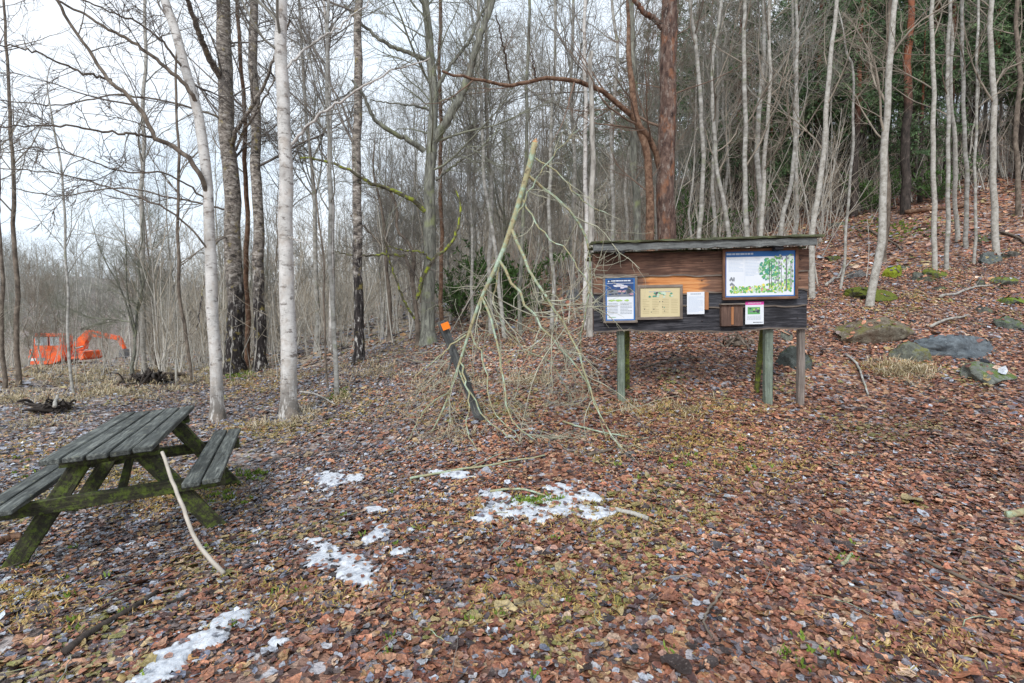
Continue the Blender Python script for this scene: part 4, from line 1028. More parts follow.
# ------------------------------------------------------------------ grass tufts and straw (mass)
def straw():
    r = np.random.default_rng(77); V, Q, Cc = [], [], []
    tufts = []
    for px, py, sp, n in [(895, 372, 24, 26), (915, 372, 18, 16), (690, 408, 60, 6), (655, 412, 60, 5), (30, 425, 60, 10), (20, 400, 60, 40), (100, 395, 80, 36), (60, 380, 80, 44), (160, 385, 60, 24), (220, 376, 40, 16), (262, 376, 30, 12), (340, 398, 14, 10), (300, 418, 16, 8),
                      (475, 440, 30, 5), (520, 380, 60, 18), (120, 372, 90, 50), (50, 369, 60, 34), (200, 372, 60, 26), (260, 428, 25, 8), (440, 380, 60, 14), (380, 372, 50, 18)]:
        for _ in range(n):
            x, y = px + r.normal(0, sp * .5), py + r.normal(0, 4.5)
            p, d = hit(x, y)
            if d < 60: tufts.append((p, d))
    for p, d in tufts:
        nb = 34; s = .13 + .007 * d
        b = p + np.concatenate([r.normal(0, .045 + .004 * d, (nb, 2)), np.zeros((nb, 1))], 1); b[:, 2] = T(b[:, 0], b[:, 1])
        di = np.concatenate([r.normal(0, .8, (nb, 2)), r.uniform(.25, 1, (nb, 1))], 1); di /= np.linalg.norm(di, axis=1, keepdims=True)
        sd = np.cross(di, (0, 0, 1)); sd /= np.linalg.norm(sd, axis=1, keepdims=True) + 1e-6
        L = s * r.uniform(.5, 1.4, nb)[:, None]; w = .0025 + .00045 * d
        m1 = b + di * L * .55; t = b + di * L + (0, 0, -.25) * L
        base = len(V) * nb * 4
        V.append(np.stack([b - sd * w, m1 - sd * w * .8, t, m1 + sd * w * .8], 1).reshape(-1, 3)); Q.append(np.arange(nb * 4).reshape(-1, 4) + base)
        c = np.array([(.46, .38, .25), (.40, .30, .18), (.30, .26, .14), (.54, .47, .34)])[r.integers(0, 4, nb)]
        Cc.append(np.repeat(np.concatenate([c, np.ones((nb, 1))], 1), 4, 0))
    m = M('dry_grass', .7, .2); vc = m.n('ShaderNodeVertexColor', layer_name='col'); m.col(vc.outputs['Color'])
    o = link('dry_grass', np_mesh('dry_grass', np.vstack(V), np.vstack(Q), m.m, smooth=False, col=np.vstack(Cc)))
    tag(o, 'dry straw coloured grass in tufts at the edges of the clearing', 'grass', None, 'stuff')
straw()

def moss_spots():
    r = np.random.default_rng(78); P = []
    for px, py, sx, sy, n in [(535, 503, 10, 3, 60), (20, 470, 14, 8, 8), (225, 497, 10, 4, 20), (236, 374, 8, 3, 90), (340, 396, 5, 3, 50), (690, 460, 40, 12, 16), (800, 650, 24, 16, 7), (840, 560, 8, 5, 3), (250, 476, 8, 3, 20), (270, 600, 140, 50, 12), (560, 640, 120, 40, 10), (60, 585, 50, 20, 8), (905, 232, 26, 5, 60), (890, 226, 20, 4, 60)]:
        for _ in range(n):
            P.append(hit(px + r.normal(0, sx), min(680, py + r.normal(0, sy)))[0])
    P = np.array(P); n = len(P) * 10; b = np.repeat(P, 10, 0) + np.concatenate([r.normal(0, .016, (n, 2)), np.zeros((n, 1))], 1); b[:, 2] = T(b[:, 0], b[:, 1]) + .008
    dist = np.linalg.norm(b - CAM, axis=1, keepdims=True)
    di = np.concatenate([r.normal(0, .5, (n, 2)), np.ones((n, 1))], 1); di /= np.linalg.norm(di, axis=1, keepdims=True)
    sd = np.cross(di, r.normal(size=(n, 3))); sd /= np.linalg.norm(sd, axis=1, keepdims=True); L = r.uniform(.012, .035, (n, 1)) * (1 + dist * .08); w = .005 * (1 + dist * .1)
    V = np.stack([b - sd * w * .4, b + di * L * .5 - sd * w, b + di * L, b + di * L * .5 + sd * w], 1).reshape(-1, 3)
    m = M('moss_green', .8, .2); m.col(m.ramp(m.noise(m.co(), 20, 2), [(.35, (.07, .13, .02)), (.65, (.22, .30, .05))]))
    o = link('green_moss', np_mesh('green_moss', V, np.arange(n * 4).reshape(-1, 4), m.m, smooth=False)); tag(o, 'small green shoots and moss among the leaves', 'moss', None, 'stuff')
moss_spots()

def moss_carpet():
    r = np.random.default_rng(79); P = []
    for px, py, sx, sy, n in [(680, 410, 50, 5, 300), (700, 440, 60, 12, 300), (170, 500, 40, 10, 260), (150, 480, 50, 8, 160), (30, 605, 40, 16, 160), (255, 385, 40, 5, 200), (262, 430, 30, 5, 160), (550, 600, 60, 18, 120), (620, 520, 60, 12, 160), (460, 520, 50, 16, 120),
                              (895, 368, 24, 4, 120), (290, 600, 60, 14, 120), (40, 450, 50, 10, 120), (760, 470, 60, 16, 160), (440, 410, 60, 8, 160), (900, 300, 50, 12, 120), (360, 400, 50, 8, 160), (930, 650, 50, 16, 60)]:
        for _ in range(n):
            P.append(hit(px + r.normal(0, sx), min(680, py + r.normal(0, sy)))[0])
    P = np.array(P); K_ = 9; n = len(P) * K_; b = np.repeat(P, K_, 0) + np.concatenate([r.normal(0, .020, (n, 2)), np.zeros((n, 1))], 1); b[:, 2] = T(b[:, 0], b[:, 1]) + .008
    dist = np.linalg.norm(b - CAM, axis=1, keepdims=True)
    di = np.concatenate([r.normal(0, 1.0, (n, 2)), np.ones((n, 1)) * .7], 1); di /= np.linalg.norm(di, axis=1, keepdims=True)
    sd = np.cross(di, r.normal(size=(n, 3))); sd /= np.linalg.norm(sd, axis=1, keepdims=True); L = r.uniform(.012, .04, (n, 1)) * (1 + dist * .06); w = .0022 * (1 + dist * .16)
    V = np.stack([b - sd * w * .4, b + di * L * .5 - sd * w, b + di * L, b + di * L * .5 + sd * w], 1).reshape(-1, 3)
    m = M('moss_ochre', .8, .2); m.col(m.ramp(m.noise(m.co(), 6, 5, .8), [(.35, (.20, .20, .05)), (.5, (.42, .30, .10)), (.65, (.54, .40, .20))]))
    o = link('ochre_moss', np_mesh('ochre_moss', V, np.arange(n * 4).reshape(-1, 4), m.m, smooth=False)); tag(o, 'ochre moss and short dry grass growing through the leaf litter', 'moss', None, 'stuff')
moss_carpet()

def juniper(px, py, d, s, lab, seed):
    r = np.random.default_rng(seed); x = (px - 512) / F * d; y = d; z = Tz(x, y)
    root = empty('juniper_bush', (x, y, z)); tag(root, lab, 'bush', 'green juniper bushes in the wood')
    P = np.repeat(np.zeros((1, 1, 3)), 22, 0); v = r.normal(size=(22, 3)) * (.45, .45, .2) + (0, 0, 1); st = np.linspace(0, 1, 6)[None, :, None]
    P = st * v[:, None] * s * r.uniform(.5, 1, (22, 1, 1)) + np.cumsum(r.normal(0, .02, (22, 6, 3)), 1); R = np.full((22, 6), .01)
    C, CR = kids(P, R, 140, t0=.15, ang=40, lf=.4, npts=4, up=.08, rmin=.004, r=r)
    link('stems', Tubes().add(P, R, 4).add(C, CR, 3).mesh('stems', TW['dark']), root)
    V1, Q1 = blades(C, CR, 2600, .075 * s, .022 * s, r, droop=.1)
    link('foliage', np_mesh('foliage', V1, Q1, needle2.m, smooth=False), root)
juniper(460, 330, 16, 1.6, 'green juniper bush behind the orange tipped post', 501)
juniper(506, 328, 15, 2.2, 'green juniper bush behind the leaning broken branch', 502)
juniper(930, 214, 21, 1.5, 'low dark green spruce bush on the upper right slope', 503)
juniper(700, 300, 20, 2.5, 'green bush in the wood above the notice board', 504)
juniper(868, 214, 22, 1.6, 'low green bush on the slope behind the pale curved tree', 505)

def twig_litter():
    r = np.random.default_rng(88); n = 1500
    d = np.sqrt(r.uniform(1.8 ** 2, 15 ** 2, n)); x = r.uniform(-1, 1, n) * (1.05 * d + 1); a = r.uniform(0, 6.28, n); L = r.gamma(2.2, .05, n) + .03
    bend = r.normal(0, .35, n); P = np.zeros((n, 6, 3)); cx, cy = x.copy(), d.copy()
    for k in range(6):
        P[:, k, 0] = cx; P[:, k, 1] = cy; aa = a + bend * k * .4 + r.normal(0, .12, n); cx = cx + np.cos(aa) * L / 5; cy = cy + np.sin(aa) * L / 5
    P[..., 2] = T(P[..., 0], P[..., 1]) + .018 + r.uniform(0, .012, (n, 1)) + r.uniform(-.004, .01, (n, 6))
    R = (r.uniform(.0012, .0035, n)[:, None] + L[:, None] * .004) * np.linspace(1, .5, 6)[None]
    k3 = np.arange(n) % 3
    tb = Tubes()
    for q in range(3): tb.add(P[k3 == q], R[k3 == q], 4, q)
    C = kids(P[k3 != 1], R[k3 != 1], 700, t0=.2, t1=.9, ang=40, lf=.6, npts=4, rr=.7, up=0, flat=.9, rmin=.001, kr=.02, r=r); tb.add(*C, sides=3)
    tag(link('twig_litter', tb.mesh('twig_litter', [TW['dark'], TW['grey'], B['lichen']])), 'small broken twigs scattered over the leaf litter', None, None, 'stuff')
twig_litter()
for k_, (xa, ya, xb, yb, nm_) in enumerate([(858, 232, 902, 252, 'thin fallen branch behind the moss cushion on the slope'), (940, 300, 992, 288, 'thin fallen branch lying above the long grey slab'), (1000, 235, 1030, 250, 'thin fallen branch near the upper right edge'),
                                  (826, 288, 852, 262, 'thin fallen branch right of the board end, behind it'), (640, 372, 700, 362, 'thin fallen branch on the leaves beneath the notice board'), (300, 395, 335, 408, 'thin fallen branch between the thickest birch and the mossy footed tree'),
                                  (560, 352, 600, 372, 'thin fallen branch under the branch fan, left of the board'), (930, 330, 968, 318, 'short fallen branch right above the slab, ending at a stone')]):
    stick(nm_, [(xa, ya), ((xa + xb) / 2 + 2, (ya + yb) / 2 - 2), (xb, yb)], 2.6, 1.4, B['dead'] if k_ % 2 else B['brown'], lift=.06, twigs=5)

# ------------------------------------------------------------------ leaning marker post
def marker():
    g, d = hit(481, 421)
    top = at(441, 321, d - .1); root = empty('marker_post', g); tag(root, 'old leaning wooden post with an orange square near its top', 'post')
    w = wood('post_wood', 0, (.03, .032, .033), (.10, .105, .105), (.21, .215, .205), moss=(.14, .15, .08), mossamt=.3)
    tl = Vector(top - g); bt = Vector((0, 0, 0)) - tl * .04
    def tp(vs):
        for v in vs:
            if v.co.x > .5: v.co.z *= .75
    bar('post', bt, tl, .05, .10, w, root, (0, 1, 0.0), bevel=.006, cuts=9, jit=.004)
    x = tl.normalized(); c = Vector(at(446, 326, d - .14) - g)
    om = M('orange_paint', .45, .4); om.col((.85, .20, .01))
    o = boxo('orange_marker', (.085, .004, .095), om.m, root, c, (0, math.radians(0), 0), bevel=.001)
    y = Vector((0, 0, 1)).cross(x).normalized(); y = Vector((0, -1, 0)); z = x.cross(y).normalized(); y = z.cross(x)
    Mx = Matrix((x, y, z)).transposed().to_4x4(); Mx.translation = c + Vector((0, -.03, 0)); o.matrix_local = Mx
    # splintered rear half and a broken rail stub
    bar('splinter', Vector(at(446, 374, d) - g), Vector(at(455, 352, d + .05) - g), .035, .03, w, root, (0, 1, 0), bevel=.004, cuts=3, jit=.003)
    bar('splinter', Vector(at(468, 383, d + .03) - g), Vector(at(456, 352, d + .05) - g), .04, .03, w, root, (0, 1, 0), bevel=.004, cuts=3, jit=.003)
marker()

# ------------------------------------------------------------------ notice board
def rect_bm(bm, x0, z0, x1, z1, y, mi):
    vs = [bm.verts.new(p) for p in ((x0, y, z0), (x1, y, z0), (x1, y, z1), (x0, y, z1))]
    f = bm.faces.new(vs); f.material_index = mi
def blob_bm(bm, cx, cz, rx, rz, y, mi, r, n=11):
    vs = [bm.verts.new((cx + rx * math.cos(t * 6.283 / n) * r.uniform(.65, 1.15), y, cz + rz * math.sin(t * 6.283 / n) * r.uniform(.65, 1.15))) for t in range(n)]
    f = bm.faces.new(vs); f.material_index = mi

def notice_board():
    r = random.Random(9)
    c = at(699.5, 329, 6.58)
    K = F / 6.5
    root = empty('notice_board', c, (math.radians(0), math.radians(-1.1), math.radians(-2.2)))
    tag(root, 'weathered wooden notice board on posts with a small roof and pinned information sheets', 'notice board')
    X = lambda px: (px - 701) / K
    Z = lambda py: (329 - py) / K
    zx = lambda v: X(570 + v / 3.6); zz = lambda v, x=0: Z(220 + v / 3.6)
    def tilt(px): return 0
    wm = {'a': wood('board_brown', 0, (.035, .02, .016), (.14, .07, .048), (.34, .20, .13), crack=.8),
          'b': None, 'c': wood('board_blue_black', 0, (.015, .016, .02), (.055, .058, .07), (.20, .20, .23), crack=.8),
          'd': wood('board_black', 0, (.010, .010, .013), (.035, .035, .043), (.15, .145, .16), crack=.8),
          'g': wood('board_grey', 0, (.11, .09, .075), (.24, .20, .17), (.38, .33, .29)),
          'gz': wood('board_grey_upright', 2, (.11, .09, .075), (.24, .20, .17), (.38, .33, .29)),
          'o': wood('frame_brown', 0, (.09, .04, .02), (.17, .09, .055), (.27, .165, .11)),
          'oz': wood('frame_brown_upright', 2, (.09, .04, .02), (.17, .09, .055), (.27, .165, .11)),
          'or': wood('bare_orange_wood', 2, (.25, .10, .04), (.40, .18, .08), (.52, .27, .14)),
          'bx': wood('box_brown', 2, (.06, .035, .028), (.14, .085, .065), (.24, .15, .12)),
          'gp': wood('post_green', 2, (.08, .10, .08), (.18, .22, .18), (.30, .35, .29), moss=(.20, .26, .12), mossamt=.42),
          'mp': wood('post_mossy', 2, (.03, .03, .015), (.08, .08, .035), (.15, .16, .06), moss=(.16, .20, .02), mossamt=.52),
          'pp': wood('post_grey', 2, (.10, .085, .075), (.22, .185, .165), (.34, .30, .27))}
    # second plank: brown with a bare orange worn stretch
    m = M('board_worn', .75, .3); o = m.co((2.2, 38, 38)); g = m.noise(o, 1, 6, .65, .4)
    br = m.ramp(g, [(.28, (.05, .028, .02)), (.5, (.17, .09, .06)), (.74, (.36, .22, .15))]); og = m.ramp(g, [(.3, (.26, .09, .035)), (.5, (.52, .21, .07)), (.7, (.66, .36, .16))])
    sx = m.math('ADD', m.sep(m.co(), 0), m.math('MULTIPLY', m.noise(m.co((1, 1, 4)), 6, 3), .3))
    mk = m.math('MULTIPLY', m.ramp(m.math('ADD', sx, .6), [(.02, 0.), (.14, 1.)]), m.ramp(m.math('ADD', sx, .6), [(.72, 1.), (.82, 0.)]))
    m.col(m.mix(mk, br, og)).bump(g, .6, .006); wm['b'] = m.m
    def plank(z0, z1, mat, y, seed, x0=-1.33, x1=1.325):
        rr = random.Random(seed); bm = bmesh.new(); n = 40; a0, a1 = rr.uniform(0, 6), rr.uniform(0, 6)
        rows = []
        for i in range(n + 1):
            t = i / n; x = x0 + (x1 - x0) * t
            wob = .014 * math.sin(t * 7 + a0) + .009 * math.sin(t * 19 + a1) + .004 * math.sin(t * 47 + a0) + rr.gauss(0, .0022)
            wob2 = .006 * math.sin(t * 9 + a1)
            zb, zt = z0 + wob, z1 + wob2
            rows.append([bm.verts.new(p) for p in ((x, y - .010, zb + .019 + rr.gauss(0, .002)), (x, y - .004, zb), (x, y + .026, zb), (x, y + .026, zt), (x, y + .006, zt), (x, y + .0, zt - .005))])
        for i in range(n):
            for k in range(6):
                bm.faces.new((rows[i][k], rows[i][(k + 1) % 6], rows[i + 1][(k + 1) % 6], rows[i + 1][k])).material_index = 1 if k in (0, 1) else 0
        bm.faces.new(rows[0][::-1]); bm.faces.new(rows[-1])
        bmesh.ops.recalc_face_normals(bm, faces=bm.faces)
        return bm_obj('board_plank', bm, [mat, wm['g']], root)
    plank(-.03, .285, wm['d'], 0.000, 1); plank(.27, .475, wm['c'], -.012, 2); plank(.452, .70, wm['b'], -.026, 3); plank(.675, .97, wm['a'], -.042, 4)
    for x0 in (-1.325, 1.30):   # end uprights behind the planks
        boxo('back_batten', (.045, .045, .97), wm['bx'], root, (x0 + .012, .055, .49), bevel=.004)
    # waney strip between first and second plank

    nm = plain('nail_iron', (.05, .04, .04), .6, .3, 40)
    for zc, yy in ((.12, -.016), (.38, -.028), (.60, -.042), (.86, -.058)):
        for xc in (-1.24, -.98, 1.22, .02):
            nb_ = bmesh.new(); bmesh.ops.create_uvsphere(nb_, u_segments=8, v_segments=5, radius=.008, matrix=Matrix.Translation((xc + r.uniform(-.01, .01), yy, zc + r.uniform(-.02, .02)))); bm_obj('nail', nb_, nm, root)
    # roof: boards sloping back, mossy front edge
    rm = wood('roof_edge_wood', 0, (.07, .075, .075), (.17, .18, .18), (.30, .31, .30), moss=(.19, .21, .09), mossamt=.30)
    rf = wood('roof_top_moss', 0, (.04, .045, .03), (.11, .12, .06), (.20, .21, .12), moss=(.17, .20, .06), mossamt=.44)
    xl, xr = X(591.5) , X(812)
    def rz(x, dz): return 1.075 + dz + .012 * (x - xl) / (xr - xl)
    bar('fascia', (xl + .02, -.20, rz(xl, -.052)), (xr - .06, -.20, rz(xr, -.045)), .085, .024, rm, root, bevel=.005, cuts=30, jit=.0045)
    for i in range(4):
        y0 = -.235 + i * .19
        bar('roof_board', (xl + r.uniform(-.02, .01), y0 + .09, rz(xl, .012) - i * .045), (xr + r.uniform(-.01, .02), y0 + .09, rz(xr, .018) - i * .045), .022, .20, rf, root, bevel=.005, cuts=30, jit=.005)
    bm_ = None
    for px in (620, 773): boxo('bracket', (.10, .16, .07), wm['d'], root, (X(px), -.11, .985), bevel=.005)
    # brace sticking out behind at the right
    bar('brace', (X(806), .10, Z(262)), (X(824), .42, Z(272)), .09, .03, wm['mp'], root, bevel=.004, cuts=3, jit=.002)
    # posts down to the ground
    Mi = root_matrix = (Matrix.Translation(root.location) @ root.rotation_euler.to_matrix().to_4x4())
    def ground_local(x, y):
        w_ = Mi @ Vector((x, y, -.9)); z = Tz(w_.x, w_.y); return (Mi.inverted() @ Vector((w_.x, w_.y, z))).z
    def post(px, w, y, ztop, mat, dx=0, dy=0, name='post'):
        x = X(px); zb = ground_local(x + dx, y + dy) - .12
        bm = bmesh.new(); L = ztop - zb
        box_bm(bm, (w, w, L), (0, 0, 0), bevel=.008, cuts=8, jit=.0022)
        for v in bm.verts:
            t = .5 - v.co.z / L; v.co.x += dx * t; v.co.y += dy * t
        return bm_obj(name, bm, mat, root, (x, y, (ztop + zb) / 2))
    post(623, .088, .10, .95, wm['gp']); post(772.5, .095, .10, .95, wm['gp'])
    post(631, .06, .16, .6, wm['mp'], dx=.04, dy=.30, name='brace'); post(774, .06, .16, .6, wm['mp'], dx=.0, dy=.34, name='brace')
    post(805, .075, .085, .0 + .95, wm['pp'])
    # printed panels ---------------------------------------------------------------
    def pm(name, c, rough=.5): 
        m = M(name, rough, .4); f = m.noise(m.co(), 7, 3); m.col(m.mix(m.ramp(f, [(.35, .18), (.6, 0.)]), tuple(c), tuple(x * .75 for x in c))); return m.m
    ink = {'white': pm('print_white', (.68, .72, .78)), 'navy': pm('print_navy', (.02, .06, .19)), 'blue': pm('print_blue', (.02, .14, .42)), 'text': pm('print_text', (.32, .36, .42)), 'dark': pm('print_dark', (.05, .06, .08)),
           'g1': pm('print_green_light', (.36, .56, .14)), 'g2': pm('print_green', (.12, .36, .12)), 'g3': pm('print_teal', (.06, .28, .20)), 'pink': pm('print_pink', (.66, .06, .36)), 'tan': pm('print_tan', (.58, .50, .30)), 'yel': pm('print_yellow', (.75, .65, .12)),
           'sky': pm('print_sky', (.62, .60, .72)), 'rose': pm('print_rose', (.60, .33, .38)), 'grey': pm('print_grey', (.20, .22, .25)), 'pale': pm('print_pale', (.52, .60, .72)), 'sand': pm('print_sand', (.45, .38, .22)), 'mint': pm('print_mint', (.50, .62, .50))}
    keys = list(ink); MI = {k: i for i, k in enumerate(keys)}; mats = [ink[k] for k in keys]
    def panel(name, zx0, zy0, zx1, zy1, y, bg, paint, label, edge=.006):
        x0, x1, z1, z0 = zx(zx0), zx(zx1), zz(zy0), zz(zy1); w, h = x1 - x0, z1 - z0
        bm = bmesh.new(); box_bm(bm, (w, edge, h), (w / 2, edge / 2, h / 2), bevel=0, mi=MI[bg])
        lay = [0]
        def R_(u0, v0, u1, v1, k, l=1): rect_bm(bm, u0 * w, v0 * h, u1 * w, v1 * h, -.0012 * l, MI[k])
        def Bb(u, v, ru, rv, k, l=2): blob_bm(bm, u * w, v * h, ru * w, rv * h, -.0012 * l - r.uniform(0, .0007), MI[k], r)
        paint(R_, Bb)
        ob = bm_obj(name, bm, mats, root, (x0, y, z0)); ob['label'] = label
        return ob, (x0, z0, x1, z1)
    def lines(R_, u0, u1, v0, v1, n, k='text', l=2, h=.45):
        dv = (v1 - v0) / n
        for i in range(n):
            v = v1 - dv * (i + .6); u = u0
            end = u1 if r.random() > .2 else u0 + (u1 - u0) * r.uniform(.5, .95)
            while u < end:
                du = min(end - u, (u1 - u0) * r.uniform(.06, .2)); R_(u, v, u + du, v + dv * h, k, l); u += du + (u1 - u0) * .022
    def frame(ob, box, t, dpt, mx, mz, y, extra=0):
        x0, z0, x1, z1 = box; cx, cz = (x1 - x0) / 2, (z1 - z0) / 2; w, h = x1 - x0, z1 - z0
        bm = bmesh.new()
        for zc in (-t / 2, h + t / 2): box_bm(bm, (w + 2 * t, dpt, t), (cx, -dpt / 2 + .012, zc), bevel=.003, mi=0, jit=.0006)
        for xc in (-t / 2, w + t / 2): box_bm(bm, (t, dpt, h - .004), (xc, -dpt / 2 + .012, cz), bevel=.003, mi=1, jit=.0006)
        f = bm_obj('frame', bm, [mx, mz], ob)
        return f
    def paintA(R_, Bb):
        R_(.05, .03, .95, .97, 'white', 1); R_(.05, .88, .95, .97, 'navy', 2); Bb(.11, .925, .035, .022, 'white', 3); lines(R_, .20, .85, .905, .94, 1, 'white', 3, .8)
        R_(.05, .56, .95, .87, 'grey', 2); R_(.05, .72, .95, .87, 'navy', 3)
        for i in range(16): Bb(r.uniform(.35, .7), r.uniform(.77, .84), .09, .022, r.choice(['sky', 'sky', 'white']), 4)
        for i in range(26): Bb(r.uniform(.1, .9), r.uniform(.60, .73), .07, .018, r.choice(['dark', 'rose', 'navy', 'grey', 'dark']), 4)
        for i in range(8): Bb(r.uniform(.72, .9), r.uniform(.66, .8), .06, .03, 'dark', 5)
        for u in (.2, .45, .72):
            for q in range(5): Bb(u + r.uniform(-.07, .07), .47 + r.uniform(-.012, .012), .06, .018, 'g1', 3)
        lines(R_, .10, .42, .14, .42, 8); lines(R_, .50, .90, .14, .42, 8); lines(R_, .1, .35, .06, .09, 1, 'g2')
    a, bx = panel('poster', 130, 202, 236, 356, -.056, 'blue', paintA, 'blue bordered poster with a river photo and green marks'); frame(a, bx, .030, .022, wm['g'], wm['gz'], 0)
    def paintB(R_, Bb):
        lines(R_, .22, .78, .83, .88, 1, 'text', 1, .5)
        for i in range(22): Bb(r.uniform(.22, .8), r.uniform(.68, .84), .035, .035, r.choice(['g3', 'g3', 'g2', 'dark', 'mint']), 2)
        Bb(.40, .78, .02, .07, 'dark', 3)
        for u in (.06, .30, .55, .78): lines(R_, u, u + .17, .10, .62, 9, 'sand', 1, .35)
        for i in range(8): Bb(r.uniform(.05, .95), r.uniform(.15, .6), .012, .02, r.choice(['dark', 'g3', 'dark']), 3)
    a, bx = panel('information_board', 255, 240, 397, 345, -.052, 'tan', paintB, 'yellowed sheet with small green map drawings in a grey frame'); frame(a, bx, .034, .024, wm['g'], wm['gz'], 0)
    def paintC(R_, Bb): lines(R_, .2, .8, .86, .93, 1, 'text', 1, .6); lines(R_, .08, .92, .08, .80, 14, 'pale', 1, .5)
    panel('paper_notice', 423, 258, 485, 338, -.046, 'white', paintC, 'plain white typed paper notice', .003)
    boxo('trim_strip', (.05, .014, .22), wm['or'], root, (zx(493), -.042, zz(291)), bevel=.003)
    def paintD(R_, Bb):
        R_(.018, .028, .982, .88, 'white', 1); lines(R_, .02, .40, .905, .955, 1, 'pale', 2, .75)
        lines(R_, .05, .26, .55, .84, 10, 'pale', 2); lines(R_, .29, .50, .45, .84, 12, 'pale', 2)
        R_(.28, .3, .283, .86, 'pale', 2)
        for i in range(260):
            u = r.uniform(.08, .95); hgt = .10 + .30 * max(0, (u - .4)) ; Bb(u, r.uniform(.10, .12 + hgt), .018, .028, r.choice(['g1', 'g1', 'g2', 'g1', 'mint', 'g2', 'yel']), 2)
        for i in range(170):
            a_ = r.uniform(0, 6.28); q = r.uniform(0, 1) ** .5; Bb(.63 + .14 * q * math.cos(a_), .60 + .24 * q * math.sin(a_), .020, .024, r.choice(['g3', 'g3', 'g2', 'mint', 'g2']), 3)
        for i in range(130): Bb(r.uniform(.70, .97), r.uniform(.25, .9), .016, .028, r.choice(['g1', 'mint', 'g2', 'mint', 'grey']), 3)
        for u in (.63, .66, .76, .80, .87, .93, .95): R_(u, .2, u + .008, .76, r.choice(['grey', 'dark', 'rose']), 4)
        R_(.865, .12, .885, .9, 'grey', 4)
        for i in range(26): Bb(r.uniform(.1, .8), r.uniform(.1, .24), .010, .018, r.choice(['rose', 'white', 'yel', 'pink', 'white']), 5)
        for i in range(14): Bb(r.uniform(.07, .13), r.uniform(.2, .42), .012, .03, 'grey', 3)
    a, bx = panel('information_board', 555, 118, 800, 280, -.078, 'blue', paintD, 'large blue edged panel with a painted green forest scene'); frame(a, bx, .034, .03, wm['o'], wm['oz'], 0)
    e = boxo('leaflet_box', (zx(618) - zx(542), .07, zz(306) - zz(384)), wm['bx'], root, (zx(580), -.05, zz(345)), bevel=.006)
    boxo('ledge', (zx(622) - zx(538), .11, .018), wm['g'], e, (0, -.012, .14), bevel=.004)
    boxo('strip', (.03, .008, .22), wm['or'], e, (0, -.040, -.005), bevel=.002)
    def paintF(R_, Bb):
        R_(0, .86, 1, 1, 'pink', 1); lines(R_, .15, .85, .90, .96, 1, 'white', 2, .5)
        R_(.12, .44, .80, .76, 'g2', 1)
        for i in range(16): Bb(r.uniform(.2, .74), r.uniform(.5, .72), .08, .04, r.choice(['dark', 'g1', 'grey', 'g2', 'dark']), 2)
        lines(R_, .1, .85, .18, .38, 4, 'text', 1, .3); lines(R_, .42, .95, .05, .09, 1, 'dark', 1, .8)
    panel('paper_notice', 630, 297, 695, 378, -.050, 'white', paintF, 'white sheet with a bright pink heading and small photo', .003)
notice_board()

